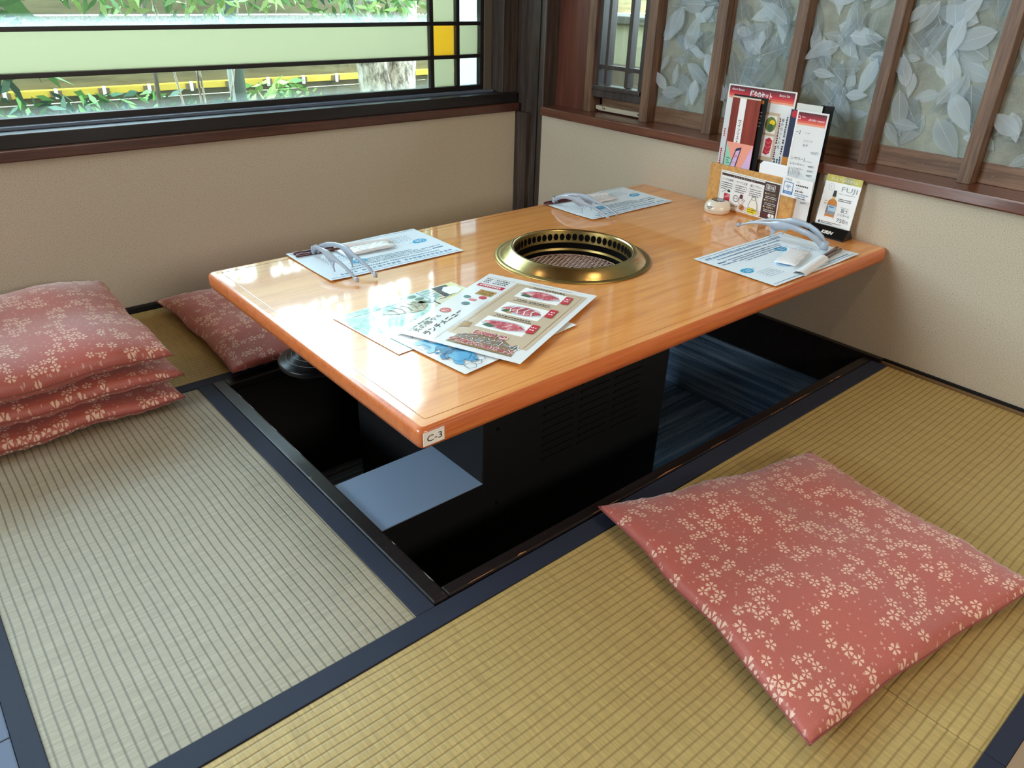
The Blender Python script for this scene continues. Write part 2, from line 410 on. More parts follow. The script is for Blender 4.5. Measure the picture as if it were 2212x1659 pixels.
_tc = {}
def glyphs(body, spacing=0.0):
    if (body, spacing) in _tc: return _tc[(body, spacing)]
    c = bpy.data.curves.new('t', 'FONT'); c.body = body; c.size = 1.0; c.resolution_u = 3; c.offset = spacing
    o = bpy.data.objects.new('t', c); COL.objects.link(o)
    me = o.to_mesh(); vs = [(v.co.x, v.co.y) for v in me.vertices]; fs = [tuple(p.vertices) for p in me.polygons]
    o.to_mesh_clear(); bpy.data.objects.remove(o); bpy.data.curves.remove(c)
    w = max([v[0] for v in vs] or [1])
    _tc[(body, spacing)] = (vs, fs, w); return _tc[(body, spacing)]
class Sheet:
    """a flat sheet with printing; O bottom-left corner, U/V full edge vectors"""
    def __init__(s, O, U, V, mat, thick=0.0006, w=None, mb=None, curl=0.0, base=True):
        s.O = Vector(O); s.U = Vector(U); s.V = Vector(V); s.w = s.U.length; s.h = s.V.length
        s.u = s.U.normalized(); s.v = s.V.normalized(); s.n = s.u.cross(s.v).normalized()
        s.mb = mb or MB(); s.t = thick; s.curl = curl
        if base: s.grid(0, 0, s.w, s.h, mat, 0, thick=thick, nx=10 if curl else 1, ny=8 if curl else 1)
    def P(s, u, v, lay):
        z = s.t + lay * 0.00022
        if s.curl:
            a = u / s.w - .5; b = v / s.h - .5
            z += s.curl * (abs(2 * a) ** 3 * 0.5 + abs(2 * b) ** 3 * 0.3 + 0.25 * math.sin(a * 9 + b * 5) + 0.25)
        return s.O + s.u * u + s.v * v + s.n * z
    def grid(s, u0, v0, u1, v1, mat, lay, thick=None, nx=1, ny=1):
        vs = []; fs = []
        for j in range(ny + 1):
            for i in range(nx + 1): vs.append(s.P(u0 + (u1 - u0) * i / nx, v0 + (v1 - v0) * j / ny, lay))
        for j in range(ny):
            for i in range(nx):
                a = j * (nx + 1) + i; fs.append((a, a + 1, a + nx + 2, a + nx + 1))
        if thick:
            m = len(vs); vs += [v - s.n * thick for v in vs]
            fs += [tuple(k + m for k in f[::-1]) for f in fs]
            bd = [i for i in range(nx + 1)] + [(j + 1) * (nx + 1) + nx for j in range(ny)] + [ny * (nx + 1) + i for i in range(nx - 1, -1, -1)] + [j * (nx + 1) for j in range(ny - 1, 0, -1)]
            for k in range(len(bd)):
                a, b = bd[k], bd[(k + 1) % len(bd)]; fs.append((a, a + m, b + m, b))
        s.mb.faces(vs, fs, mat)
    def rect(s, u0, v0, u1, v1, mat, lay=1):
        k = 6 if s.curl else 1
        s.grid(u0, v0, u1, v1, mat, lay, nx=k, ny=k)
    def rr(s, a, b, c, d, mat, lay=1): s.rect(a * s.w, b * s.h, c * s.w, d * s.h, mat, lay)
    def poly(s, pts, mat, lay=1):
        s.mb.faces([s.P(u, v, lay) for u, v in pts], [tuple(range(len(pts)))], mat)
    def rpoly(s, pts, mat, lay=1): s.poly([(u * s.w, v * s.h) for u, v in pts], mat, lay)
    def disc(s, u, v, r, mat, lay=1, ry=None, seg=20):
        s.poly([(u + r * math.cos(2 * PI * k / seg), v + (ry or r) * math.sin(2 * PI * k / seg)) for k in range(seg)], mat, lay)
    def ring(s, u, v, r, w, mat, lay=1, a0=0.0, a1=2 * PI, seg=24):
        pts = []
        vs = []; fs = []
        for k in range(seg + 1):
            a = a0 + (a1 - a0) * k / seg
            vs += [s.P(u + r * math.cos(a), v + r * math.sin(a), lay), s.P(u + (r - w) * math.cos(a), v + (r - w) * math.sin(a), lay)]
        for k in range(seg): fs.append((2 * k, 2 * k + 2, 2 * k + 3, 2 * k + 1))
        s.mb.faces(vs, fs, mat)
    def line(s, u0, v0, u1, v1, w, mat, lay=1):
        d = Vector((u1 - u0, v1 - v0)); 
        if d.length < 1e-9: return
        p = Vector((-d.y, d.x)).normalized() * w / 2
        s.poly([(u0 - p.x, v0 - p.y), (u1 - p.x, v1 - p.y), (u1 + p.x, v1 + p.y), (u0 + p.x, v0 + p.y)], mat, lay)
    def path(s, pts, w, mat, lay=1, close=False):
        L = list(pts) + ([pts[0]] if close else [])
        for a, b in zip(L, L[1:]): s.line(a[0], a[1], b[0], b[1], w, mat, lay)
    def text(s, body, u, v, size, mat, lay=2, ang=0.0, fit=None, slant=0.0, align='l', bold=0.0):
        vs, fs, w = glyphs(body, bold); k = size; kx = size
        if fit: kx = fit / w
        ox = {'l': 0, 'c': -w * kx / 2, 'r': -w * kx}[align]
        ca, sa = math.cos(ang), math.sin(ang); out = []
        for x, y in vs:
            X = x * kx + y * k * slant + ox; Y = y * k
            out.append(s.P(u + X * ca - Y * sa, v + X * sa + Y * ca, lay))
        s.mb.faces(out, fs, mat)
    def vtext(s, body, u, v, size, step, mat, lay=2):
        for i, ch in enumerate(body):
            if ch == 'ー': s.rect(u + size * .42, v - i * step, u + size * .52, v - i * step + size * .75, mat, lay)
            elif ch != ' ': s.text(ch, u, v - i * step, size, mat, lay)
    def greek(s, u, v, w, size, mat, lay=2, gap=0.35, vertical=False, seed=0):
        """a row of small marks: print too fine to read"""
        rnd = random.Random(hash((round(u, 4), round(v, 4), seed)) & 0xffff); x = 0.0
        while x < w - size * .3:
            k = size * rnd.uniform(0.55, 1.0); hh = size * rnd.uniform(0.6, 0.95)
            k = min(k, w - x)
            if vertical: s.rect(u, v - x - k, u + hh, v - x, mat, lay)
            elif s.curl: s.grid(u + x, v, u + x + k, v + hh, mat, lay)
            else: s.rect(u + x, v, u + x + k, v + hh, mat, lay)
            x += k + size * gap
            if rnd.random() < 0.06: x += size * 0.8
    def done(s, name, parent=None, origin=None): return s.mb.build(name, parent, origin=origin if origin is not None else (s.O if parent is None else None), recalc=False)
random.seed(7)

# ---------------------------------------------------------------- levels
H = 0.2716; TL = 1.297; TW = 0.7462
WY = 1.3165          # face of the window wall
WX = 1.30            # face of the screen wall
PX0, PX1, PY0, PY1 = 0.0156, 1.286, -0.0153, 0.7725   # opening of the sunken foot well
PZ = -0.31

# ---------------------------------------------------------------- room shell
b = MB()
for x0, x1, y0, y1 in ((-3.2, PX0 - .02, -3.4, WY + .05), (PX0 - .02, WX + .1, -3.4, PY0 - .01), (PX0 - .02, WX + .1, PY1 + .015, WY + .05)):
    b.box(x0, x1, y0, y1, -0.42, -0.014, m_pitw)
struct(b.build('floor'))
b = MB(); b.box(PX0 - .02, PX1 + .02, PY0 - .02, PY1 + .02, PZ - .03, PZ, m_cx); struct(b.build('floor_footwell'))
b = MB(); b.box(PX0 - .025, PX0, PY0 - .02, PY1 + .02, PZ, -.016, m_pitw); struct(b.build('wall_footwell_left'))
b = MB(); b.box(PX0, PX1, PY1, PY1 + .02, PZ, -.016, m_pitw); struct(b.build('wall_footwell_back'))
b = MB(); b.box(PX0, PX1, PY0 - .02, PY0, PZ, -.016, m_pitw); struct(b.build('wall_footwell_front'))
b = MB(); b.box(PX1, PX1 + .02, PY0, PY1, PZ, -.10, m_cw); b.box(PX1 - .004, PX1 + .02, PY0, PY1, -.10, .006, m_curb); struct(b.build('wall_footwell_right'))
b = MB(); b.box(WX, WX + .14, -3.4, 1.2, -.3, .405, m_wall); struct(b.build('wall_right'))
b = MB(); b.box(-3.2, 1.283, WY, WY + .14, -.3, .405, m_wall); struct(b.build('wall_back'))
b = MB(); b.box(-3.2, WX + .14, WY, WY + .14, 1.55, 2.05, m_wall); struct(b.build('wall_back_upper'))
b = MB(); b.box(WX, WX + .14, -3.4, 1.2, 1.55, 2.05, m_wall); struct(b.build('wall_right_upper'))
m_hall = M('hall_panelling', (84, 62, 46), .7)
b = MB(); b.box(WX, WX + .14, -3.4, -.79, .432, 1.55, m_hall); struct(b.build('wall_right_hall'))
b = MB(); b.box(-3.3, -3.2, -3.4, WY + .1, -.3, 2.05, m_hall); struct(b.build('wall_left'))
b = MB(); b.box(-3.3, WX + .14, -3.5, -3.4, -.3, 2.05, m_hall); struct(b.build('wall_front'))
m_ceil = M('ceiling_board', (132, 104, 76), 0.9)
b = MB(); b.box(-3.3, WX + 1.15, -3.5, WY + .75, 2.0, 2.08, m_ceil); struct(b.build('ceiling'))

# pillar in the corner
b = MB(); b.box(1.2995, 1.43, 1.2, 1.50, -.02, 2.0, m_dark, 0.004)
b.box(1.2965, 1.2999, 1.222, 1.2245, -.02, 2.0, m_blackm)
struct(b.build('pillar'))
b = MB(); b.box(1.283, 1.2995, 1.255, WY + .14, -.02, .404, m_dark); struct(b.build('trim_pillar_side'))

# sills
b = MB(); b.box(-3.2, 1.2905, WY - .012, WY + .03, .405, .431, m_trim, .003); struct(b.build('trim_back_sill'))
b = MB(); b.box(WX - .012, WX + .14, -3.4, 1.1995, .405, .432, m_trimy, .004); struct(b.build('trim_right_sill'))
# base strips
b = MB(); b.box(-3.2, 1.283, WY - .018, WY, -.01, .014, m_blackm, .002); struct(b.build('baseboard_back'))
b = MB(); b.box(WX - .010, WX, -3.4, -.06, -.01, .006, m_tan2 if False else M('worn_batten', (120, 92, 54), .6), .001)
b.box(WX - .006, WX, -3.4, -.06, .006, .012, m_blackm); b.box(WX - .016, WX, -.06, 1.2, -.016, .012, m_curb, .002); struct(b.build('baseboard_right'))

# ---------------------------------------------------------------- window in the back wall
def bar(name, parent, *a, mat=m_blk, bev=.0015):
    q = MB(); q.box(*a, mat, bev); return q.build(name, parent)
FY = 1.335           # front of the fixed black frame
w1 = struct(empty('window_1', (0.2, FY, .43)))
bar('bottom_frame', w1, -3.2, 1.29, WY + .002, FY + .045, .431, .462, mat=m_blk)
bar('track', w1, -3.2, 1.225, FY + .03, FY + .05, .462, .470, mat=M('grey_blue_track', (92, 104, 122), .35))
bar('side_frame', w1, 1.237, 1.2985, FY - .004, FY + .07, .462, 1.55, mat=m_dark)
bar('inner_frame', w1, 1.205, 1.237, FY + .055, FY + .075, .462, 1.55, mat=M('taupe_paint', (92, 84, 70), .5))
SY0, SY1 = 1.392, 1.412       # sliding sash
bar('sash_rail', w1, -3.2, 1.222, SY0, SY1, .464, .484)
bar('sash_stile', w1, 1.190, 1.222, SY0, SY1, .484, 1.50)
bar('sash_rail', w1, -3.2, 1.222, SY0, SY1, 1.49, 1.55)
ZB = [(.566, .577), (.662, .673), (1.30, 1.311), (1.39, 1.401)]
for z0, z1 in ZB: bar('muntin', w1, -3.2, 1.19, SY0, SY1 - .004, z0, z1)
for x0, x1 in ((.993, 1.008), (1.094, 1.108)): bar('muntin', w1, x0, x1, SY0 + .001, SY1 - .005, .484, 1.49)
for x0, x1 in ((-1.40, -1.34),): bar('sash_stile', w1, x0, x1, SY0 - .002, SY1, .484, 1.49)
g_clear = glass('window_glass', bands=((.484 - .43, 0.022, .12), (.673 - .43, .026, .4)))  # second band: glare at the foot of the upper pane, painted as haze
g_clear2 = glass('window_glass_upper', spots=False)
g_frost = frosted('frosted_glass', (186, 189, 166), clear=.04)
g_yel = frosted('yellow_glass', (206, 180, 84), clear=.04)
GY = 1.407
cols = [(-3.2, .993), (1.008, 1.094), (1.108, 1.19)]
rows = [(.484, .566), (.577, .662), (.673, 1.30), (1.311, 1.39), (1.401, 1.49)]
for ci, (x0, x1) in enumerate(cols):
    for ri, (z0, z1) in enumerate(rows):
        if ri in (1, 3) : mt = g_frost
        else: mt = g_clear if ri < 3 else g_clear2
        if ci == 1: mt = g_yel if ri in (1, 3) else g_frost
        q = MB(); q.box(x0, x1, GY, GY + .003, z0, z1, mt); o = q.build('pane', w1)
        if mt is g_yel: o['label'] = 'yellow glass pane'

# ---------------------------------------------------------------- screens on the right wall
w2 = struct(empty('window_2', (1.37, .2, .432)))
XP = 1.352
g_leaf = frosted('washi_glass', (172, 176, 162), clear=.03, rough=.45, texture=True, dif=.84)
m_leafp = [frosted('pressed_leaf_%d' % k, c, clear=cl, rough=.6, dif=.96) for k, (c, cl) in enumerate((((228, 236, 240), .74), ((228, 238, 244), .60), ((222, 228, 230), .85)))]
POSTS = [(.775, .822), (.565, .606), (.340, .377), (.112, .149), (-.112, -.078), (-.34, -.30), (-.57, -.53), (-.80, -.76)]
POSTS = [(.803 - 0, .834), (.574, .604), (.350, .377), (.122, .147), (-.108, -.080), (-.335, -.307), (-.562, -.534), (-.79, -.762)]
for y0, y1 in POSTS:
    q = MB(); q.box(XP, XP + .048, y0, y1, .432, 1.55, m_post, .0015); q.build('post', w2)
def leaf(mb, cy, cz, L, wd, ang, mat, x, vein, ya, yb):
    pts = []; n = 9
    for k in range(n + 1):
        t = k / n; h = wd * math.sin(PI * t ** 0.8) * (1 - .15 * t); pts.append((t * L, h))
    up = pts; dn = [(a, -b_) for a, b_ in pts[::-1]][1:-1]
    ca, sa = math.cos(ang), math.sin(ang)
    P = lambda a, b_, e=0: (x - e, min(yb, max(ya, cy + a * ca - b_ * sa)), max(.4765, cz + a * sa + b_ * ca))
    mb.faces([P(a, b_) for a, b_ in up + dn], [tuple(range(len(up + dn)))], mat)
    mb.faces([P(0, -.0004, .0001), P(L, -.0001, .0001), P(L, .0001, .0001), P(0, .0004, .0001)], [(0, 1, 2, 3)], vein)
m_vein = frosted('leaf_vein', (232, 238, 240), clear=.35, rough=.6, dif=.96)
rnd = random.Random(5)
for k, (a, c) in enumerate(zip(POSTS[:-1], POSTS[1:])):
    y0, y1 = c[1], a[0]
    q = MB(); q.box(XP + .036, XP + .046, y0, y1, .432, .476, m_rail, .001); q.build('bottom_rail', w2)
    q = MB(); q.box(XP + .040, XP + .043, y0, y1, .476, 1.55, g_leaf)
    x = XP + .0396
    for j in range(120):
        z = .49 + rnd.random() ** .9 * .62; L = rnd.uniform(.045, .105)
        ang = rnd.uniform(0, 2 * PI); cy = rnd.uniform(y0 + .005, y1 - .005)
        ey, ez = cy + L * math.cos(ang), z + L * math.sin(ang)
        if not (y0 - .03 < ey < y1 + .03) or ez < .47 or ez > 1.5: continue
        x -= .00016
        leaf(q, cy, z, L, L * rnd.uniform(.19, .27), ang, m_leafp[rnd.randrange(3)], x, m_vein, y0 + .001, y1 - .001)
    q.build('leaf_pane', w2)
# lattice bay next to the pillar
w3 = struct(empty('window_3', (1.37, .95, .432)))
q = MB(); q.box(XP + .006, XP + .09, 1.066, 1.21, .432, 1.55, m_red, .001); q.build('jamb', w3)
q = MB(); q.box(XP, XP + .045, 1.036, 1.066, .432, 1.55, m_post, .0015); q.build('stile', w3)
LX = 1.366
for y0, y1 in ((.988, .999), (.901, .915)):
    q = MB(); q.box(LX, LX + .026, y0, y1, .515, 1.55, m_lat, .001); q.build('lattice_bar', w3)
for y0, y1 in ((1.020, 1.036), (.845, .858)):
    q = MB(); q.box(LX - .002, LX + .03, y0, y1, .50, 1.55, m_lat, .001); q.build('lattice_stile', w3)
q = MB(); q.box(LX + .001, LX + .02, .858, 1.02, .560, .572, m_lat, .001); q.build('lattice_rail', w3)
q = MB(); q.box(LX - .012, LX + .03, .842, 1.05, .500, .514, m_lat, .003); q.build('lattice_rail', w3)
q = MB(); q.box(LX - .006, LX + .03, .842, 1.045, .478, .4995, m_lat, .002); q.build('lattice_rail', w3)
q = MB(); q.box(XP + .06, XP + .063, .822, 1.066, .47, 1.55, g_clear2); q.build('pane', w3)
q = MB(); q.box(XP + .055, XP + .075, .834, 1.066, .432, .50, m_rail, .001); q.build('kick_board', w3)
q = MB(); q.box(XP + .03, XP + .050, .842, 1.03, .436, .450, m_latch, .002)
for yy in (.86, 1.0): q.tube([(XP + .028, yy, .444), (XP + .032, yy, .444)], .002, m_blackm)
q.box(XP + .022, XP + .045, 1.005, 1.032, .440, .452, m_latch, .002); q.build('door_runner', w3)

# ---------------------------------------------------------------- tatami and edging
def mat_thing(x0, x1, y0, y1, m, label, heri, seam=None):
    t = tag(empty('tatami_mat', ((x0 + x1) / 2, (y0 + y1) / 2, -.014)), label, 'tatami mat')
    q = MB(); q.box(x0, x1, y0, y1, -.014, 0.0, m, .0015); q.build('mat_surface', t)
    for h in heri:
        q = MB(); q.box(h[0], h[1], h[2], h[3], -.013, .0018, m_heri, .0008); q.build('cloth_edging', t)
    return t
mat_thing(-.490, -.043, -.040, .800, m_ty, 'pale tatami mat left of the foot well, its ribs running towards the window',
          [(-.516, -.490, -.040, .800), (-.043, -.012, -.040, .800)])
mat_thing(-3.1, 1.283, .832, 1.2985, m_tx, 'narrow tatami strip between the foot well and the window wall', [(-3.1, 1.283, .8005, .832)])
mat_thing(-.52, .3595, -.640, -.076, m_tx, 'tatami mat closest to the camera, bottom centre of the photo', [(-.52, .3595, -.0755, -.0405), (-.52, .3595, -.664, -.640)])
mat_thing(.3603, 1.288, -.640, -.076, m_tx, 'tatami mat under the pink cushion at lower right, against the white wall', [(.3603, 1.288, -.0755, -.0385), (.3603, 1.288, -.664, -.640)])
q = MB(); q.box(-1.2, -.5165, -.64, .80, -.014, .002, m_vinyl, .002); q.box(-1.2, -.517, .098, .0995, .002, .0024, m_blackm)
struct(q.build('floor_aisle'))
q = MB(); q.box(-.6, 1.29, -1.1, -.6645, -.014, .001, M('beige_board', (150, 128, 104), .6)); struct(q.build('trim_front_step'))
# curb around the foot well
q = MB()
q.box(PX0 - .027, PX0, -.0375, PY1 + .027, -.016, .004, m_curb, .003)
q.box(PX0 - .0005, WX - .014, -.0375, PY0, -.016, .004, m_curb, .003)
q.box(PX0 - .0005, WX - .014, PY1, PY1 + .0275, -.016, .004, m_curb, .003)
struct(q.build('trim_footwell_curb'))

rn = random.Random(9); q = MB(); x = .05
while x < 1.2:
    L = rn.uniform(.02, .09)
    if rn.random() < .6: q.prism([(0, 0), (L, .0003), (L * .9, .0012), (L * .4, .0026 * rn.random() + .0008), (L * .1, .0012)], (x, -.0362, .0041), (1, 0, 0), (0, 1, 0), (0, 0, 1), .0003, m_bare)
    x += L + rn.uniform(.005, .05)
y = .0
while y < .7:
    L = rn.uniform(.01, .04)
    if rn.random() < .6: q.prism([(0, 0), (L, .0003), (L * .7, .0012), (L * .3, .0018 * rn.random() + .0005)], (-.0015 + PX0, y, .0041), (0, 1, 0), (-1, 0, 0), (0, 0, 1), .0003, m_chipp)
    y += L + rn.uniform(.01, .08)
struct(q.build('trim_curb_wear'))
# ---------------------------------------------------------------- table
RC = (.657, .388)
tb = tag(empty('dining_table', (.65, .373, 0)), 'low orange-brown wooden table with a round grill sunk in its top', 'table')
def rrect(x0, x1, y0, y1, r, n=5):
    pts = []
    for cx, cy, a in ((x1 - r, y0 + r, -PI / 2), (x1 - r, y1 - r, 0), (x0 + r, y1 - r, PI / 2), (x0 + r, y0 + r, PI)):
        for k in range(n + 1):
            t = a + PI / 2 * k / n; pts.append((cx + r * math.cos(t), cy + r * math.sin(t)))
    return pts
def top_mesh():
    q = MB(); bm = q.bm
    loops = []
    T = .034
    for ins, z in ((.010, H - T), (.002, H - T + .004), (0, H - T + .012), (0, H - .008), (.0015, H - .003), (.005, H - .0005), (.008, H)):
        r = max(.012 - ins, .004)
        loops.append([bm.verts.new((x, y, z)) for x, y in rrect(ins, TL - ins * .2, ins, TW - ins, r)])
    n = len(loops[0]); ie = q.mi(m_tedge); it = q.mi(m_table)
    for a, c in zip(loops, loops[1:]):
        for k in range(n):
            f = bm.faces.new([a[k], a[(k + 1) % n], c[(k + 1) % n], c[k]]); f.material_index = ie; f.smooth = True
    # edge band, dark joint, field
    prev = loops[-1]
    for ins, z, mi in ((.0215, H, ie if False else it), (.0225, H - .0004, q.mi(M('joint_line', (120, 66, 34), .5))), (.0235, H, it)):
        cur = [bm.verts.new((x, y, z)) for x, y in rrect(ins, TL - .002, ins, TW - ins, .004)]
        for k in range(n):
            f = bm.faces.new([prev[k], prev[(k + 1) % n], cur[(k + 1) % n], cur[k]]); f.material_index = mi
        prev = cur
    circ = [bm.verts.new((RC[0] + .150 * math.cos(2 * PI * k / 64), RC[1] + .150 * math.sin(2 * PI * k / 64), H)) for k in range(64)]
    ed = []
    for L in (prev, circ):
        for k in range(len(L)):
            e = bm.edges.get((L[k], L[(k + 1) % len(L)])) or bm.edges.new((L[k], L[(k + 1) % len(L)])); ed.append(e)
    r = bmesh.ops.triangle_fill(bm, edges=ed, use_beauty=True)
    for g in r['geom']:
        if isinstance(g, bmesh.types.BMFace): g.material_index = it
    lo = [bm.verts.new((v.co.x, v.co.y, H - T)) for v in circ]
    for k in range(64):
        f = bm.faces.new([circ[k], circ[(k + 1) % 64], lo[(k + 1) % 64], lo[k]]); f.material_index = ie
    ed = []
    for L in (loops[0], lo):
        for k in range(len(L)):
            e = bm.edges.get((L[k], L[(k + 1) % len(L)])) or bm.edges.new((L[k], L[(k + 1) % len(L)])); ed.append(e)
    r = bmesh.ops.triangle_fill(bm, edges=ed, use_beauty=True)
    for g in r['geom']:
        if isinstance(g, bmesh.types.BMFace): g.material_index = ie
    return q
top_mesh().build('tabletop', tb)
# pedestal that houses the extractor
q = MB(); q.box(.228, .732, .155, .60, PZ, H - .035, m_blackm, .004)
for yy, zz in ((.2, .1), (.2, -.12)):
    q.lathe([(0, 0), (.004, 0), (.004, .0)], m_blackm, (0, 0, 0), 6) if False else None
for px_, pz_ in ((.262, .10), (.262, -.06)):
    q.tube([(px_, .1555, pz_), (px_, .153, pz_)], .0035, m_black, 10)
q.build('pedestal', tb)
q = MB()
for c0 in (.372, .468, .564):
    for k in range(9):
        z = .118 - k * .0165
        q.prism([(0, 0), (.078, 0), (.078, .004), (0, .004)], (c0, .1555, z), (1, 0, 0), (0, -1, .5), (0, 0, 1), .003, m_blackm)
        
q.build('louvre_panel', tb)
q = MB(); q.box(.017, .229, .1555, .312, PZ + .0, -.0055, m_blackm, .001); q.build('duct_box', tb)
q = MB(); q.box(.017, .229, .155, .3125, -.0055, -.003, m_steel, .0008); tag(q.build('duct_lid', tb), 'blue-grey metal lid')
q = MB(); q.box(.16, .229, .10, .31, H - .05, H - .0345, m_blackm, .002); q.build('support_rail', tb)
# roaster ring
rg = tag(empty('grill_roaster', (RC[0], RC[1], H)), 'round brass-rimmed charcoal grill set in the middle of the table', 'grill')
q = MB()
q.lathe([(.168, .0005), (.1675, .003), (.162, .0038), (.157, .0030), (.1565, .0034), (.155, .0048), (.150, .0095), (.143, .0150), (.1365, .0195), (.132, .0215), (.129, .0208), (.1275, .0185)],
        m_brass, (RC[0], RC[1], H), 96, True, [m_brassd] * 3 + [m_brass] * 8)
q.build('brass_rim', rg)
q = MB()
q.lathe([(.1275, .0186), (.1262, .012), (.1243, -.008), (.1235, -.021), (.122, -.026), (.118, -.034), (.118, -.046), (.112, -.049), (.112, -.075), (.0, -.085)],
        m_brassd, (RC[0], RC[1], H), 96, True, [m_brassd] * 2 + [m_soot] + [m_brassd] + [m_soot] * 5)
nh = 54
for k in range(nh):
    a = 2 * PI * (k + .5) / nh; er = Vector((math.cos(a), math.sin(a), 0)); et = Vector((-math.sin(a), math.cos(a), 0))
    c = Vector((RC[0], RC[1], H)) + er * .1247 + Vector((0, 0, .0045)); ez = Vector((0, 0, 1))
    vs = [c + et * .0058 * math.cos(2 * PI * j / 14) + (ez + er * .08) * .0078 * math.sin(2 * PI * j / 14) for j in range(14)]
    q.faces(vs, [tuple(range(14))], m_soot)
    vs2 = []
    for j in range(14):
        for e in (1.0, 1.16): vs2.append(c + er * .0001 + et * .0058 * e * math.cos(2 * PI * j / 14) + (ez + er * .08) * .0078 * e * math.sin(2 * PI * j / 14))
    q.faces(vs2, [(2 * j, 2 * ((j + 1) % 14), 2 * ((j + 1) % 14) + 1, 2 * j + 1) for j in range(14)], m_brass)
q.build('inner_wall', rg)
q = MB(); NZ = H - .033; nr = .112; ns = 23
for d in (0, 1):
    for k in range(-ns // 2, ns // 2 + 1):
        t = k * .0098
        if abs(t) > nr - .004: continue
        h = math.sqrt(nr * nr - t * t); pts = []
        ang = math.radians(28 + 90 * d); ca, sa = math.cos(ang), math.sin(ang)
        for j in range(9):
            s_ = -h + 2 * h * j / 8; pts.append((RC[0] + t * ca - s_ * sa, RC[1] + t * sa + s_ * ca, NZ + .0012 * d))
        q.tube(pts, .0012, m_wire, 5)
q.lathe([(nr + .0015, 0), (nr, .0015), (nr - .0015, 0), (nr, -.0015), (nr + .0015, 0)], m_wire, (RC[0], RC[1], NZ), 48)
q.build('grill_net', rg)
# number tag on the table edge
sh = Sheet((.0035, -.0004, .2465), (.034, 0, 0), (0, 0, .0205), m_wht, .0006)
sh.text('C-3', .005, .0055, .0135, m_ink, 1, fit=.025)
sh.done('number_sticker', tb)
# round control unit hung below the left table edge
cu = tag(empty('hanging_round_unit', (.075, .445, .17)), 'black glossy round unit with pale rings hanging under the left table edge', 'device')
q = MB(); CC = (.075, .446, .160)
q.lathe([(0, 0), (.052, 0), (.068, .012), (.070, .020), (.066, .023), (.060, .024), (.059, .026), (.050, .028), (.049, .032), (.040, .034), (.038, .040), (.030, .042), (0, .042)], M('black_enamel', (6, 7, 10), .32, spec=.2), CC, 56)
q.build('dish', cu)
m_pring = M('pale_print', (120, 124, 130), .4)
q = MB()
for r, z in ((.0545, .0276), (.0445, .0336)):
    q.lathe([(r - .0006, z), (r, z + .0006), (r + .0006, z)], m_pring, CC, 56)
q.build('ring_marking', cu)
q = MB(); q.box(CC[0] - .018, CC[0] + .018, CC[1] - .02, CC[1] + .02, CC[2] + .041, H - .034, m_blackm, .002); q.build('bracket', cu)

# ---------------------------------------------------------------- cushions
def cushion(A, B, C_, D, z0, T, label, bottom_flat=True, flat=.34, seed=0, group='cherry-blossom floor cushions', tipz=None, n=44):
    rn = random.Random(seed); q = MB(); bm = q.bm; uvl = bm.loops.layers.uv.new('UVMap')
    A, B, C_, D = [Vector(p) for p in (A, B, C_, D)]
    cen = (A + B + C_ + D) / 4; wx = (B - A).length; wy = (D - A).length
    ph = [rn.uniform(0, 6.28) for _ in range(6)]
    def pos(u, v, side):
        pu = u * (1 - .050 * (1 - v * v) - .010 * math.cos(9 * v + ph[0]) * (1 - v * v)); pv = v * (1 - .050 * (1 - u * u) - .010 * math.cos(9 * u + ph[1]) * (1 - u * u))
        s, t = (pu + 1) / 2, (pv + 1) / 2
        p = A * (1 - s) * (1 - t) + B * s * (1 - t) + C_ * s * t + D * (1 - s) * t
        e = max(0, (1 - u * u)) ** flat * max(0, (1 - v * v)) ** flat
        cr_ = (u * u * v * v) ** 2.5
        zs = z0 + T * .36 + (tipz or 0.0) * cr_ - T * .12 * cr_
        zs += T * .05 * math.sin(7 * u + ph[2]) * (1 - cr_) + T * .05 * math.sin(6 * v + ph[3])
        edge = max(abs(u), abs(v)); wr = math.exp(-((1 - edge) / .13) ** 2) * (1 - e * .3)
        along = v if abs(u) > abs(v) else u
        wrk = .0017 * wr * math.sin(along * 46 + ph[4] + 3 * math.sin(along * 7)) * min(1, e * 3)
        dim = -.05 * T * math.exp(-(u * u + v * v) * 6)
        if side > 0: z = zs + (T * .64) * e + dim + wrk + .0015 * math.sin(8 * u + 5 * v + ph[5]) * e
        else: z = max(z0 + .0005, zs - (T * .42) * e + wrk)
        return Vector((p.x, p.y, z))
    f_ = lambda k: math.sin(PI / 2 * (2 * k / n - 1)) * .55 + (2 * k / n - 1) * .45
    i0 = q.mi(m_fab); rim = {}
    for side in (1, -1):
        V = {}
        for i in range(n + 1):
            for j in range(n + 1):
                bd = i in (0, n) or j in (0, n)
                if bd and (i, j) in rim: V[i, j] = rim[i, j]; continue
                v = bm.verts.new(pos(f_(i), f_(j), side)); V[i, j] = v
                if bd: rim[i, j] = v
        for i in range(n):
            for j in range(n):
                ks = [(i, j), (i + 1, j), (i + 1, j + 1), (i, j + 1)]
                if side < 0: ks = ks[::-1]
                fc = bm.faces.new([V[k] for k in ks]); fc.smooth = True; fc.material_index = i0
                for lp, k in zip(fc.loops, ks): lp[uvl].uv = (f_(k[0]) * wx / 2 + (0 if side > 0 else .3), f_(k[1]) * wy / 2)
    t = empty('floor_cushion', (cen.x, cen.y, z0)); tag(t, label, 'cushion', group)
    q.build('cover', t, recalc=False)
    # piped seam
    q = MB(); L = [(i, 0) for i in range(n)] + [(n, j) for j in range(n)] + [(i, n) for i in range(n, 0, -1)] + [(0, j) for j in range(n, 0, -1)]
    pts = [pos(f_(i), f_(j), 1) for i, j in L]; pts.append(pts[0])
    q.tube(pts, .0014, m_pipe, 5); q.build('seam_piping', t)
    return t
m_pipe = M('piping_cloth', (140, 74, 70), .6)
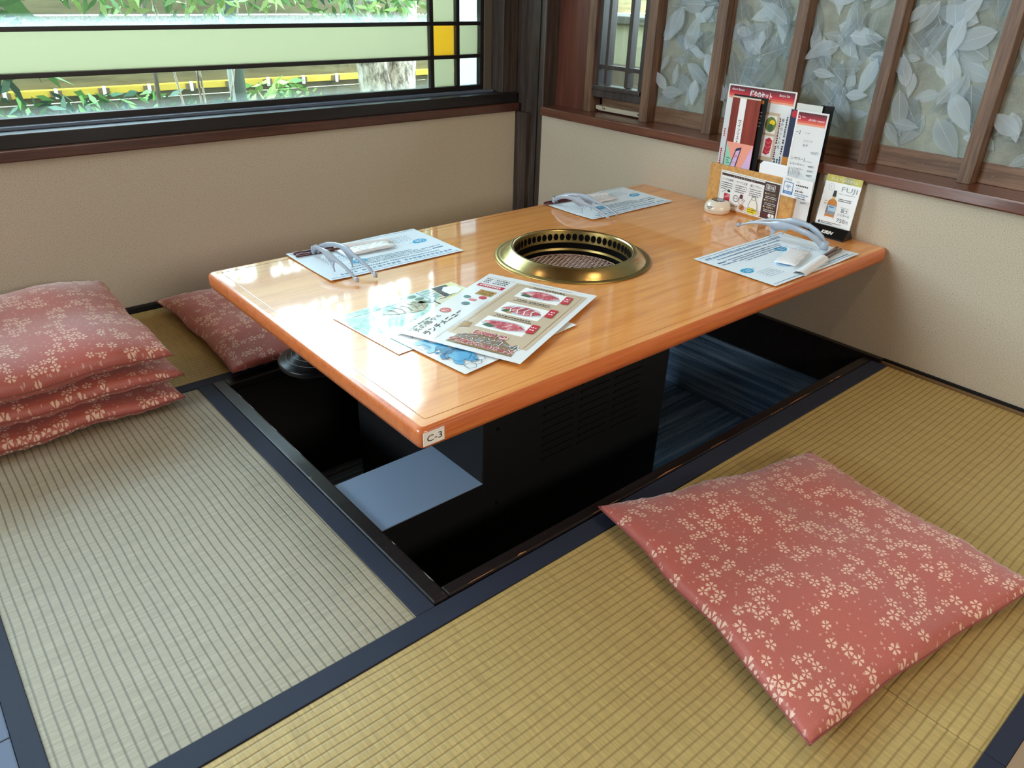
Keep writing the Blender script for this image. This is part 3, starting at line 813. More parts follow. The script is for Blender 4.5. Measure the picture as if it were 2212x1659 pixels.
cushion((.187, -.508, 0), (.700, -.585, 0), (.752, -.178, 0), (.316, -.046, 0), 0.002, .052, 'pink cherry-blossom cushion lying alone on the mat at lower right', seed=3, tipz=.012)
cushion((.028, .776, 0), (.50, .79, 0), (.50, 1.285, 0), (.030, 1.282, 0), 0.003, .060, 'pink cherry-blossom cushion half under the table by the window wall', seed=8, tipz=.012)
cushion((-.580, .722, 0), (-.086, .742, 0), (-.086, 1.235, 0), (-.570, 1.23, 0), 0.003, .050, 'pink cherry-blossom cushion at the bottom of the stack of three', seed=11, tipz=.006, flat=.24)
cushion((-.585, .724, 0), (-.078, .748, 0), (-.080, 1.24, 0), (-.58, 1.235, 0), 0.050, .050, 'pink cherry-blossom cushion in the middle of the stack of three', seed=12, tipz=.004, flat=.24)
cushion((-.580, .716, 0), (-.090, .752, 0), (-.088, 1.25, 0), (-.58, 1.25, 0), 0.097, .074, 'pink cherry-blossom cushion on top of the stack of three', seed=13, tipz=.002, flat=.30)

# ---------------------------------------------------------------- paper placemats and settings
MATLAB = {'L': 'white and blue paper placemat under grey tongs at the far left of the table',
          'R': 'white and blue paper placemat in the far right corner, behind the grill',
          'F': 'white and blue paper placemat at the near right corner of the table'}
def placemat(x0, x1, y0, y1, face, key, rot=0.0):
    z = H + .0008
    if face < 0: O, U, V = (x1, y1, z), (x0 - x1, 0, 0), (0, y0 - y1, 0)
    else: O, U, V = (x0, y0, z), (x1 - x0, 0, 0), (0, y1 - y0, 0)
    s = Sheet(O, U, V, m_matp, .0004, curl=.0022); w, h = s.w, s.h
    s.rect(.006, h - .0085, w - .006, h - .007, m_inkb); s.rect(.006, .007, w - .006, .0085, m_inkb)
    s.greek(.016, h - .024, w * .86, .0098, m_inkm, gap=.35)
    s.greek(.040, h - .036, w * .72, .0055, m_inkb)
    for k in range(4): s.greek(.05 + .012 * k, h - .049 - .0085 * k, w * (.62 - .06 * k), .0042, m_inkb)
    s.rect(.018, h - .053, .045, h - .048, m_inkb); s.greek(.018, h - .064, .05, .0045, m_inkb)
    for bu, bv in ((.66 if face > 0 else .67, .63), (.09 if face > 0 else .12, .43)):
        u, v = bu * w, bv * h
        s.disc(u, v, .017, m_cyan, 1, ry=.0125); s.disc(u + .010, v + .003, .010, m_cyan, 1, ry=.0085)
        s.line(u + .012, v, u + .032, v + .004, .001, m_cyan)
        s.greek(u - .010, v + .001, .022, .0042, m_wht); s.greek(u - .008, v - .006, .018, .0042, m_wht)
        for k in range(5): s.greek(u + .008 + .007 * k * 0, v - .019 - .0075 * k, .055, .003, m_inkb, gap=1.2)
    s.disc(.42 * w, .33 * h, .024, m_lblue, 1, ry=.016)
    s.greek(.6 * w, .013, .11, .004, m_inkb)
    o = s.done('placemat'); tag(o, MATLAB[key], 'placemat', 'paper placemats on the table'); return o
placemat(.168, .486, .552, .746, -1, 'L')
placemat(.891, .205 + 1.0, .556, .742, -1, 'R')
placemat(.855, 1.190, .016, .217, 1, 'F')

def tongs(loc, rz, label, scale=1.0):
    """origin at the hinge on the table, arms run along local -Y"""
    t = empty('tongs', loc); tag(t, label, 'tongs', 'grey plastic tongs at the place settings')
    t['_abs'] = [0, 0, 0]
    S = [0, .012, .03, .05, .07, .085, .098, .112, .13, .15, .168, .182, .190]
    ZC = [.012, .022, .030, .034, .035, .0335, .031, .0285, .026, .0215, .0155, .009, .0055]
    HW = [.0085, .0080, .0070, .0062, .0066, .0088, .0110, .0062, .0042, .0038, .0035, .0034, .0034]
    for sgn in (-1, 1):
        q = MB(); vs = []
        for s_, z, hw in zip(S, ZC, HW):
            xo = sgn * (.005 + .016 * min(1, s_ / .06)); dn = hw * (1.0 if not (.08 < s_ < .105) else 1.5)
            for dx, dz in ((-.0019, hw * .9), (.0019, hw * .9), (.0026, 0), (.0019, -dn), (-.0019, -dn), (-.0026, 0)):
                vs.append((xo + dx, -s_, z + dz * .8))
        fs = []
        for k in range(len(S) - 1):
            for j in range(6): fs.append((k * 6 + j, k * 6 + (j + 1) % 6, (k + 1) * 6 + (j + 1) % 6, (k + 1) * 6 + j))
        fs += [tuple(range(5, -1, -1)), tuple(range((len(S) - 1) * 6, len(S) * 6))]
        q.faces(vs, fs, m_tong, True)
        xo = sgn * .021
        q.prism([(-.088, .026), (-.112, .024), (-.107, .012), (-.110, .0002), (-.104, .010)], (xo - .0015, 0, 0), (0, 1, 0), (0, 0, 1), (1, 0, 0), .003, m_tong)
        q.tube([(xo, -.184, .009), (xo, -.190, .0065), (xo, -.194, .0045)], [.0035, .0050, .0022], m_tong, 10)
        q.build('arm', t)
    q = MB(); q.tube([(-.006, -.004, .013), (-.0045, .004, .013), (0, .0075, .013), (.0045, .004, .013), (.006, -.004, .013)], .0026, m_tong, 8, rz=3.2); q.build('hinge', t)
    t.rotation_euler = (0, 0, rz); t.scale = (scale,) * 3
    return t
tongs((.214, .704, H + .0022), math.radians(3), 'grey plastic tongs on the left placemat, beside dark chopsticks')
tongs((.912, .716, H + .0022), math.radians(10), 'grey plastic tongs on the placemat behind the grill', .95)
tongs((1.138, .075, H + .0022), math.radians(180 - 6), 'grey plastic tongs reaching over the near right placemat', 1.18)

def chopsticks(p0, p1, r, label):
    q = MB(); P0, P1 = Vector(p0), Vector(p1)
    q.tube([P0, P0.lerp(P1, .02), P0.lerp(P1, .6), P1], [r * .7, r, r * .8, r * .45], m_chop, 8)
    o = q.build('chopstick', origin=tuple(P0)); tag(o, label, 'chopstick', 'dark lacquered chopsticks'); return o
CH = [('left placemat', (.178, .732), (.330, .718), (.176, .716), (.330, .706)),
      ('placemat behind the grill', (.888, .732), (1.04, .722), (.890, .722), (1.04, .712)),
      ('near right placemat', (1.186, .066), (1.04, .045), (1.180, .054), (1.04, .036))]
z_ = H + .0058
CL = [('window-side chopstick of the pair on the left placemat', 'grill-side chopstick of the pair on the left placemat'),
      ('window-side chopstick of the pair behind the grill', 'grill-side chopstick of the pair behind the grill'),
      ('upper chopstick of the pair on the near right placemat', 'lower chopstick of the pair on the near right placemat')]
for (nm, a, c, d, e), lb in zip(CH, CL):
    chopsticks((a[0], a[1], z_), (c[0], c[1], z_ - .001), .0036, lb[0])
    chopsticks((d[0], d[1], z_), (e[0], e[1], z_ - .001), .0036, lb[1])
def sleeve(x0, y0, x1, y1, w, label, group='chopstick sleeves'):
    d = Vector((x1 - x0, y1 - y0, 0)); L = d.length; d.normalize(); p = Vector((-d.y, d.x, 0)); q = MB(); vs = []; n = 10
    for k in range(n + 1):
        t = k / n; hh = .0105 * (1 - .35 * t)
        c = Vector((x0, y0, H + .0026)) + d * L * t
        vs += [c - p * w / 2, c - p * w * .3 + Vector((0, 0, hh * .8)), c + Vector((0, 0, hh)), c + p * w * .3 + Vector((0, 0, hh * .8)), c + p * w / 2]
    fs = []
    for k in range(n):
        for j in range(4): fs.append((k * 5 + j, k * 5 + j + 1, k * 5 + j + 6, k * 5 + j + 5))
        fs.append((k * 5 + 4, k * 5, k * 5 + 5, k * 5 + 9))
    q.faces(vs, fs, m_paper, True); o = q.build('chopstick_sleeve', origin=(x0, y0, H + .0026)); tag(o, label, 'chopstick sleeve', group); return o
sleeve(.262, .720, .392, .702, .026, 'white paper chopstick sleeve on the left placemat')
sleeve(.985, .724, .985 + .115, .708, .026, 'white paper chopstick sleeve on the placemat behind the grill')
sleeve(1.088, .046, .955, .024, .028, 'white paper chopstick sleeve at the near right corner')
def towel(cx, cy, L, w, rz, label, seed):
    q = MB(); bm = q.bm; n, m_ = 26, 12; rn = random.Random(seed); ph = [rn.uniform(0, 6) for _ in range(4)]; V = {}
    ca, sa = math.cos(rz), math.sin(rz)
    for sd in (1, -1):
        for i in range(n + 1):
            for j in range(m_ + 1):
                if sd < 0 and (i in (0, n) or j in (0, m_)): V[sd, i, j] = V[1, i, j]; continue
                u, v = 2 * i / n - 1, 2 * j / m_ - 1
                e = max(0, 1 - u ** 4) ** .5 * max(0, 1 - v ** 4) ** .5
                z = .0035 + (.0045 * e + .0011 * math.sin(u * 30 + 4 * v + ph[0]) * e + .0008 * math.sin(v * 14 + ph[1] + u * 9) * e) * (1 if sd > 0 else -.45)
                x = u * L / 2; y = v * w / 2 * (1 - .05 * math.cos(u * 8 + ph[2]))
                V[sd, i, j] = bm.verts.new((cx + x * ca - y * sa, cy + x * sa + y * ca, H + .0020 + max(z, 0)))
    q.mi(m_towel)
    for sd in (1, -1):
        for i in range(n):
            for j in range(m_):
                f = bm.faces.new([V[sd, i, j], V[sd, i + 1, j], V[sd, i + 1, j + 1], V[sd, i, j + 1]][::sd]); f.smooth = True
    o = q.build('wet_towel', origin=(cx, cy, H + .002)); tag(o, label, 'wet towel', 'wrapped wet towels'); return o
towel(.320, .676, .125, .046, .0, 'film-wrapped white wet towel on the left placemat', 1)
towel(1.040, .678, .100, .050, .0, 'film-wrapped white wet towel on the placemat behind the grill', 2)
towel(1.040, .093, .120, .046, .28, 'film-wrapped white wet towel on the near right placemat', 3)

# ---------------------------------------------------------------- laminated menus on the table
# oyster sheet, lowest
s = Sheet((.100, .207, H + .0010), (.268, .022, 0), (-.0138, .1869, 0), m_lam, .0005); w, h = s.w, s.h
m_sea = M('ink_sea_green', (150, 200, 186), .4, coat=.8); n_ = N(m_sea)
n_.base(n_.ramp(n_.noise(n_.coord(), 34, 5, .7), [(.34, (104, 168, 156)), (.5, (164, 208, 200)), (.66, (216, 232, 214))]))
m_sand = M('ink_sand', (216, 214, 190), .4, coat=.8)
s.rr(.01, .015, .78, .985, m_sea); s.rpoly([(.35, .02), (.78, .02), (.78, .8), (.6, .62), (.42, .4)], m_sand, 2)
s.rr(.78, .015, .99, .985, M('ink_pale_yellow', (236, 228, 150), .4, coat=.8), 1)
shell = [(.27, .76), (.33, .80), (.40, .80), (.47, .84), (.54, .84), (.60, .80), (.62, .73), (.59, .66), (.52, .60), (.47, .60), (.41, .64), (.34, .68)]
m_shell = M('ink_shell', (120, 108, 78), .4, coat=.8); n_ = N(m_shell)
n_.base(n_.ramp(n_.noise(n_.coord(scale=(1, 1, 1)), 120, 5, .8), [(.34, (60, 54, 40)), (.5, (140, 126, 90)), (.66, (214, 206, 176))]))
s.rpoly(shell, m_shell, 3)
for k in range(5): s.path([((.33 + .055 * k) * w, .83 * h), ((.36 + .055 * k) * w, .74 * h), ((.35 + .05 * k) * w, .65 * h)], .0012, m_brown, 4)
for u, v in ((.60, .93), (.62, .84), (.60, .76), (.655, .72)): s.disc(u * w, v * h, .0095, m_dgreen, 3, ry=.006)
s.rpoly([(.78, .72), (.80, .98), (.93, .97), (.90, .73)], M('ink_charcoal', (52, 52, 60), .4), 2)
s.rpoly([(.83, .74), (.83, .86), (.88, .93), (.97, .90), (.97, .78), (.90, .72)], m_wht, 3)
for k in range(6): s.greek((.66 + .012 * k) * w, (.95 - .05 * k) * h, .030, .004, m_grey)
s.rr(.665, .55, .675, .985, M('ink_lavender', (150, 146, 196), .4), 2)
s.greek(.34 * w, .45 * h, .05, .008, m_tan); s.greek(.36 * w, .36 * h, .07, .004, m_tan); s.greek(.10 * w, .88 * h, .12, .003, m_dgreen)
tag(s.done('menu_sheet'), 'sea-green laminated menu sheet with an oyster shell, leftmost of the overlapping menus', 'menu', 'laminated menus lying on the table')
# blue drawing sheet
s = Sheet((.141, .089, H + .0024), (.262, .030, 0), (-.0202, .1768, 0), m_lam, .0005); w, h = s.w, s.h
rn = random.Random(4)
bl_ = [0]
def blob(cu_, cv_, r, mt, lay, k=7):
    bl_[0] += .22; lay += bl_[0]
    s.poly([(cu_ + r * rn.uniform(.6, 1.2) * math.cos(2 * PI * j / k), cv_ + r * rn.uniform(.6, 1.2) * math.sin(2 * PI * j / k)) for j in range(k)], mt, lay)
m_b1 = M('ink_ox_blue', (70, 160, 208), .4, coat=.8); m_b2 = M('ink_ox_blue_dark', (40, 120, 170), .4, coat=.8); m_b3 = M('ink_line_blue', (36, 70, 110), .4)
for u, v, r in ((.08, .72, .011), (.11, .70, .008), (.10, .62, .013), (.15, .58, .012), (.09, .55, .012), (.05, .52, .007), (.14, .50, .010), (.06, .46, .005)): blob(u * w, v * h, r, m_b1, 2)
for u, v, r in ((.12, .42, .014), (.17, .36, .015), (.15, .28, .016), (.19, .24, .013), (.10, .30, .012), (.06, .36, .010), (.08, .20, .011), (.16, .17, .011)): blob(u * w, v * h, r, m_b2 if rn.random() < .5 else m_b1, 2)
for cu_, cv_, r, k in ((.09, .07, .010, 5), (.15, .09, .009, 6), (.20, .13, .010, 5), (.05, .62, .012, 4), (.12, .46, .016, 6), (.13, .30, .022, 8), (.2, .4, .012, 5)):
    pts = [(cu_ * w + r * math.cos(2 * PI * j / k + k), cv_ * h + r * math.sin(2 * PI * j / k + k)) for j in range(k)]; s.path(pts, .0009, m_b3, 7, True)
s.path([(.02 * w, .96 * h), (.06 * w, .88 * h), (.09 * w, .84 * h), (.12 * w, .90 * h)], .0008, m_b3, 2)
tag(s.done('menu_sheet'), 'white laminated sheet with a blue ink drawing, underneath the meat menu', 'menu', 'laminated menus lying on the table')
# beef menu, on top
s = Sheet((.523, .186, H + .0056), (-.087, .212, 0), (-.299, -.126, 0), m_lam, .0006); w, h = s.w, s.h
m_meat = M('ink_meat', (200, 90, 96), .4, coat=.8); n_ = N(m_meat)
n_.base(n_.ramp(n_.noise(n_.coord(scale=(1, 2.6, 1), rot=(0, 0, .5)), 46, 5, .75), [(.36, (150, 36, 50)), (.5, (206, 84, 98)), (.62, (240, 196, 196))]))
s.rr(.05, .06, .69, .86, m_beige, 1); s.path([(.085 * w, .085 * h), (.66 * w, .085 * h), (.66 * w, .84 * h)], .0008, m_tan, 2)
s.path([(.085 * w, .085 * h), (.085 * w, .84 * h)], .0008, m_tan, 2)
def meat(u0, v0, u1, v1, mode):
    s.rr(u0, v0, u1, v1, m_wht, 2)
    du, dv = u1 - u0, v1 - v0; cu_, cv_ = (u0 + u1) / 2, (v0 + v1) / 2
    s.rpoly([(cu_ + du * .45 * math.cos(a) * (1 + .12 * math.sin(5 * a)), cv_ + dv * .38 * math.sin(a)) for a in [2 * PI * k / 18 for k in range(18)]], M('ink_plate', (196, 200, 206), .4), 3)
    s.rpoly([(cu_ + du * .40 * math.cos(a) * (1 + .10 * math.sin(4 * a + mode)), cv_ + dv * .30 * math.sin(a) * (1 + .15 * math.sin(3 * a + mode))) for a in [2 * PI * k / 24 for k in range(24)]], m_meat, 4)
    s.rpoly([(u1 - du * .30, v1 - dv * .14), (u1 - du * .10, v1 - dv * .2), (u1 - du * .16, v1 - dv * .42), (u1 - du * .36, v1 - dv * .30)], m_green, 5)
    if mode == 1:
        s.rpoly([(u1 - du * .36, v1 - dv * .12), (u1 - du * .24, v1 - dv * .12), (u1 - du * .26, v1 - dv * .3)], m_amber, 6)
        for k in range(4): s.path([((u0 + du * (.22 + .16 * k)) * w, (v0 + dv * .25) * h), ((u0 + du * (.28 + .16 * k)) * w, (v0 + dv * .5) * h), ((u0 + du * (.22 + .16 * k)) * w, (v0 + dv * .75) * h)], .002, m_wht, 6)
meat(.20, .10, .58, .26, 0); meat(.20, .35, .57, .515, 1); meat(.18, .575, .57, .73, 2)
for v0 in (.12, .335, .57):
    s.rpoly([(.14, v0 - .005), (.20, v0), (.19, v0 + .11), (.13, v0 + .105)], m_redp, 7); s.greek(.145 * w, (v0 + .03) * h, .010, .0045, m_wht, 8); s.greek(.145 * w, (v0 + .06) * h, .010, .0045, m_wht, 8)
for v0 in (.285, .535, .075): s.greek(.24 * w, v0 * h, .065, .005, m_ink, 3); s.greek(.22 * w, (v0 + .022) * h, .075, .0028, m_brown, 3)
s.rr(.72, .17, .965, .215, m_redp, 1); s.greek(.75 * w, .19 * h, .045, .0045, m_wht, 2); s.greek(.76 * w, .178 * h, .04, .003, m_wht, 2)
for k in range(3): s.greek(.74 * w, (.08 + .028 * k) * h, .028, .0045, m_ink, 2); s.greek(.90 * w, (.08 + .028 * k) * h, .014, .004, m_ink, 2)
s.rr(.71, .058, .97, .061, m_tan)
s.rr(.73, .26, .88, .34, m_gold, 1); s.greek(.75 * w, .31 * h, .025, .004, m_brown, 2); s.greek(.75 * w, .28 * h, .025, .004, m_brown, 2)
s.disc(.78 * w, .37 * h, .0075, m_redp, 2); s.rr(.80, .41, .86, .44, m_pink, 2); s.disc(.90 * w, .40 * h, .007, m_dgreen, 2); s.disc(.84 * w, .49 * h, .008, m_dgreen, 2)
s.rpoly([(.62, .96), (.10, .96), (.12, .88), (.36, .76), (.60, .86)], M('ink_bronze', (140, 112, 80), .4, coat=.8), 2)
s.text('サービスランク', .10 * w, .837 * h, .0215, M('ink_white_bold', (244, 244, 244), .4), 4, fit=.112, bold=.06)
s.text('サービスランク', .105 * w, .838 * h, .021, m_ink, 5, fit=.110, bold=.015)
s.text('大変お得で大満足の', .11 * w, .905 * h, .0140, m_wht, 4, fit=.118, bold=.07)
s.text('大変お得で大満足の', .113 * w, .907 * h, .0135, m_redp, 5, fit=.116, bold=.012)
s.text('各1000円', .25 * w, .775 * h, .0185, m_wht, 6, fit=.062, bold=.06); s.text('各1000円', .253 * w, .777 * h, .0175, m_redp, 7, fit=.060, bold=.015)
s.greek(.2 * w, .945 * h, .08, .0035, m_gold, 5); s.greek(.2 * w, .03 * h, .09, .0028, m_tan, 2)
s.rpoly([(.61, .70), (.68, .70), (.66, .78), (.59, .76)], m_tan, 3); s.disc(.635 * w, .735 * h, .007, m_gold, 4)
s.greek(.93 * w, .955 * h, .066, .0045, m_green, gap=.2, vertical=True)
s.text('炙の幡や', .868 * w, .950 * h, .0150, M('ink_olive', (66, 76, 52), .4), 2, ang=-PI / 2, fit=.066); s.text('の', .875 * w, .735 * h, .0105, m_ink, 2, ang=-PI / 2)
s.text('ランチメニュー', .775 * w, .955 * h, .0160, M('ink_slate', (48, 56, 66), .4), 2, ang=-PI / 2, fit=.117, bold=.02)
s.disc(.905 * w, .63 * h, .0105, M('ink_coral', (206, 70, 76), .4, coat=.8), 2); s.greek(.88 * w, .64 * h, .012, .003, m_wht, 3); s.greek(.88 * w, .62 * h, .012, .003, m_wht, 3)
s.rr(.70, .40, .715, .97, M('ink_light_grey', (206, 206, 208), .4, coat=.8), 1)
tag(s.done('menu_sheet'), 'beige and white laminated menu with three meat pictures, topmost of the overlapping sheets', 'menu', 'laminated menus lying on the table')

# ---------------------------------------------------------------- menu holder and what stands in it
hold = tag(empty('menu_holder', (1.276, .36, H)), 'light wooden upright menu box standing against the white wall', 'menu holder')
HZ = .385; y0, y1 = .234, .487
for nm, a in (('front_board', (1.255, 1.261, y0, y1, H, HZ)), ('back_board', (1.2915, 1.2965, y0, y1, H, HZ - .02)), ('side_board', (1.261, 1.2915, y0, y0 + .006, H, HZ - .004)),
              ('side_board', (1.261, 1.2915, y1 - .006, y1, H, HZ - .004)), ('bottom_board', (1.261, 1.2915, y0 + .006, y1 - .006, H, H + .006))):
    q = MB(); q.box(*a, m_box, .0012); q.build(nm, hold)
def upright(y_left, z0, z1, x, wd, mat, thick=.001, lean=0.0, tilt=0.0):
    """sheet facing -x; left edge (as seen) at y_left, width towards -y"""
    U = Vector((0, -wd * math.cos(tilt), wd * math.sin(tilt))); up = Vector((lean * (z1 - z0), -math.sin(tilt) * (z1 - z0), (z1 - z0)))
    return Sheet((x, y_left, z0), U, up, mat, thick)
NB = hold
def gradient_header(s, v0, v1, steps=((92, 24, 40), (130, 26, 44), (170, 30, 50), (202, 48, 60), (222, 96, 72), (236, 160, 132))):
    n = len(steps)
    for k, c in enumerate(steps[::-1]):
        a = v0 + (v1 - v0) * k / n; b_ = v0 + (v1 - v0) * (k + 1) / n
        s.rect(.004, a, s.w - .004, b_, M('ink_header_%d_%d' % (n, k), c, .4, coat=.6), 1)
# big set menu
s = upright(.489, H + .008, .577, 1.287, .192, m_lam); w, h = s.w, s.h
gradient_header(s, h - .032, h - .003)
s.text('幡やのセット', .5 * w, h - .024, .018, m_wht, 3, fit=.062, align='c', bold=.03); s.text('Aburi Banya', .010, h - .013, .0075, m_wht, 3, slant=.2); s.text('Banya Set', w - .046, h - .014, .0075, m_wht, 3, slant=.2)
s.rect(.112, .13, .158, .245, m_beige, 1)
s.rect(.118, .196, .152, .238, m_wht, 2); s.disc(.137, .217, .015, M('ink_leaf', (110, 128, 52), .5), 3, ry=.018); s.disc(.141, .222, .008, m_yel, 4, ry=.006); s.disc(.138, .210, .008, m_green, 4, ry=.008)
s.rect(.118, .140, .152, .190, m_wht, 2)
s.poly([(.128, .148), (.138, .144), (.147, .150), (.149, .165), (.150, .180), (.140, .187), (.130, .180), (.131, .165)], m_redp, 3)
for k in range(3): s.path([(.130 + .002 * k, .178 - .011 * k), (.139, .172 - .011 * k), (.148, .178 - .011 * k)], .0016, m_pink, 4)
s.rect(.116, .100, .146, .130, m_brown, 2); s.rect(.122, .104, .142, .122, m_tan, 3)
s.vtext('番やセット人気', .164, .228, .0085, .0105, m_ink, 2)
for u, v0, L in ((.159, .235, .10), (.177, .240, .13), (.163, .14, .07), (.170, .14, .05), (.150, .09, .05), (.006, .19, .02), (.004, .14, .06)):
    s.greek(u, v0, L, .0048, m_dred if u == .159 else (m_ink if u > .1 else m_redp), 2, vertical=True, gap=.3)
tag(s.done('menu_card'), 'tall white laminated set menu with a red header, tallest in the wooden box', 'menu', 'menus standing in the wooden box')
# black menu behind wine list
s = upright(.462, H + .006, .556, 1.2755, .098, m_blackm, .0015, tilt=.0); w, h = s.w, s.h
s.rect(w - .028, h - .014, w - .010, h - .006, m_amber, 1)
for k in range(5): s.greek(w - .022, h - .035 - .008 * k, .013, .003, m_grey, 1)
tag(s.done('menu_card'), 'black menu card directly behind the wine list', 'menu', 'menus standing in the wooden box')
# wine list
s = upright(.459, H + .006, .553, 1.2685, .081, m_wine, .002); w, h = s.w, s.h
s.rect(.022, .095, .041, h, m_wht, 1); s.rect(0, h - .0035, w, h, M('ink_cream2', (214, 200, 180), .5), 2)
for k, ch in enumerate('ワインリスト'): s.text(ch, .0262, .2130 - k * .0098, .0100, m_dred, 3, bold=.02)
s.poly([(w, .165), (w, .100), (.045, .100), (.045, .130), (.055, .140)], M('ink_mauve', (150, 110, 128), .4), 1)
tag(s.done('wine_list'), 'reddish-brown wine list with a white vertical strip in the wooden box', 'menu', 'menus standing in the wooden box')
# order-by-phone card
s = upright(.455, H + .03, .443, 1.2655, .078, m_salmon, .0008); w, h = s.w, s.h
s.poly([(0, h), (0, h * .45), (.024, h * .65)], m_mint, 1); s.poly([(w, h), (w * .62, h * .5), (w, 0)], m_lilac, 1)
s.poly([(.016, h * .52), (.030, h * .90), (.046, h * .94), (.034, h * .50), (.022, h * .46)], m_navy, 2); s.poly([(.0195, h * .56), (.0315, h * .86), (.0425, h * .885), (.0325, h * .55)], m_lilac, 3)
s.text('QR', .0250, h * .75, .009, m_redp, 4); s.greek(.0235, h * .65, .010, .003, m_pink, 4); s.greek(.020, .040, .045, .004, m_grey, 2); s.greek(.016, .050, .048, .003, m_grey, 2)
for k in range(3): s.greek(.006, h * .85 - .02 - .006 * k, .010, .003, m_dgreen, 2)
tag(s.done('phone_order_card'), 'pink and mint card with a drawn phone, in front of the wine list', 'card')
# dark sheet + drinks menu
s = upright(.300, H + .008, .540, 1.2800, .030, m_navy, .001); w, h = s.w, s.h
s.disc(.011, h - .010, .0085, m_redp, 1); s.vtext('ハイボール', .016, h - .045, .010, .013, m_wht, 2); s.rect(0, 0, w, .150, m_amber, 1)
s.vtext('生ビール', .016, .140, .010, .013, m_wht, 3)
tag(s.done('menu_card'), 'narrow dark blue menu edge showing between the set menu and drinks menu', 'menu', 'menus standing in the wooden box')
s = upright(.2755, H + .020, .543, 1.2665, .080, m_lam, .0012); w, h = s.w, s.h
gradient_header(s, h - .032, h - .004)
s.text('ュー', .003, h - .020, .015, m_wht, 3, fit=.020); s.text('drinks menu', .032, h - .021, .0085, m_wht, 3, slant=.2, fit=.040)
s.rect(0, 0, .004, h, m_wht, 2)
def row(v, t, p=None, sz=.0085):
    s.text(t, .006, v, sz, m_ink, 2)
    if p: s.text(p, w - .026, v, sz * .95, m_ink, 2)
row(h - .052, 'ー】'); s.greek(.030, h - .049, .012, .002, m_grey); s.text('かるぴす', .030, h - .068, .006, m_grey, 2); s.text('ゆず', .030, h - .079, .007, m_ink, 2); s.text('450円', w - .026, h - .093, .008, m_grey, 2)
row(h - .112, 'ンサワー】'); s.greek(.042, h - .112, .020, .0015, m_grey)
for k, p in enumerate(('450円', '500円', '600円')): row(h - .124 - .0105 * k, 'レモンサワー', p, .0065)
row(h - .163, 'ボール】', None, .010); s.greek(.036, h - .163, .015, .0015, m_grey)
for k, p in enumerate(('450円', '500円', '600円', '600円')): row(h - .176 - .0115 * k, 'ハイボール', p, .0065)
tag(s.done('drinks_menu'), 'tall laminated drinks menu with a red header at the right end of the box', 'menu', 'menus standing in the wooden box')
s = upright(.290, H + .10, .555, 1.2835, .066, M('white_plastic', (214, 214, 206), .4), .001)
tag(s.done('menu_card'), 'blank white card peeking out above the drinks menu', 'menu', 'menus standing in the wooden box')
bt = tag(empty('ring_binder', (1.292, .21, H)), 'black ring binder behind the drinks menu, against the wall', 'binder')
q = MB(); q.box(1.2885, 1.2985, .2035, .2335, H + .0005, .556, m_black, .001); q.build('cover', bt)
q = MB(); q.box(1.2780, 1.2884, .2075, .2335, H + .0005, .395, M('binder_pages', (196, 176, 146), .6), .0005)
for k in range(10): q.box(1.2775, 1.2781, .224, .2285, H + .014 + k * .0085, H + .0175 + k * .0085, m_brown)
q.build('pages', bt)
# attention card on the box front
s = upright(.448, .2790, .3735, 1.2540, .178, m_wht, .0008, tilt=-.02); w, h = s.w, s.h
s.path([(.003, .003), (w - .003, .003), (w - .003, h - .003), (.003, h - .003)], .0006, m_ink, 1, True)
s.rect(.004, h - .0125, .132, h - .0065, m_brown, 1)
for k, ch in enumerate('ATTENTION'): s.text(ch, .040 + k * .0075, h - .0112, .0042, m_wht, 2)
s.rect(.132, .002, w - .003, h - .003, m_brown, 1)
for k, tx in enumerate(('トングの使用', 'ヤケドに注意', '紙エプロン')):
    s.text(tx, .006 + .043 * k, h - .024, .0072, m_ink, 2, fit=.034)
    for j in range(4): s.greek(.006 + .043 * k, h - .031 - .0052 * j, .034 - .006 * (j == 3), .0026, m_ink, 2)
    if k: s.rect(.0435 * k + .002, .020, .0435 * k + .0024, h - .014, m_lblue, 1)
s.rect(.018, .020, .036, .038, m_redp, 2); s.poly([(.018, .026), (.030, .038), (.036, .038), (.036, .030)], m_pink, 3); s.path([(.010, .038), (.020, .045), (.024, .047)], .0016, m_grey, 2); s.disc(.031, .045, .005, m_ink, 2, ry=.0028)
s.ring(.055, .031, .0085, .0014, m_brown, 2); s.greek(.050, .030, .010, .0028, m_brown, 2)
hand = [(.066, .020), (.074, .018), (.078, .026), (.083, .033), (.079, .034), (.0745, .029), (.0745, .044), (.070, .045), (.0665, .043), (.066, .030)]
s.poly(hand, M('ink_hand', (236, 226, 222), .5), 2); s.path(hand, .0008, m_ink, 3, True); s.poly([(.0665, .034), (.0745, .034), (.0745, .044), (.070, .045), (.0665, .043)], m_dred, 3)
ap = [(.094, .018), (.122, .016), (.119, .032), (.114, .040), (.112, .046), (.103, .046), (.101, .040), (.097, .032)]
s.poly(ap, M('ink_apron', (240, 238, 226), .5), 2); s.path(ap, .0009, m_ink, 3, True); s.ring(.1075, .044, .006, .0009, m_ink, 3)
s.rect(.020, .006, .130, .0165, M('ink_pale_tan', (216, 204, 190), .5), 1); s.greek(.030, .010, .032, .003, m_brown, 2); s.ring(.076, .0125, .0075, .0016, m_ored, 3); s.disc(.076, .0125, .0055, m_gold, 2); s.line(.0715, .008, .0805, .017, .0013, m_brown, 3)
s.disc(.106, .0105, .0150, m_yel, 3, ry=.0078); s.greek(.094, .012, .024, .003, m_ink, 4); s.greek(.095, .007, .022, .003, m_ink, 4)
s.path([(.137, h - .022), (.163, h - .022), (.163, h - .008), (.137, h - .008)], .0008, m_wht, 3, True); s.text('薬味', .1385, h - .0195, .0115, m_wht, 2, fit=.023)
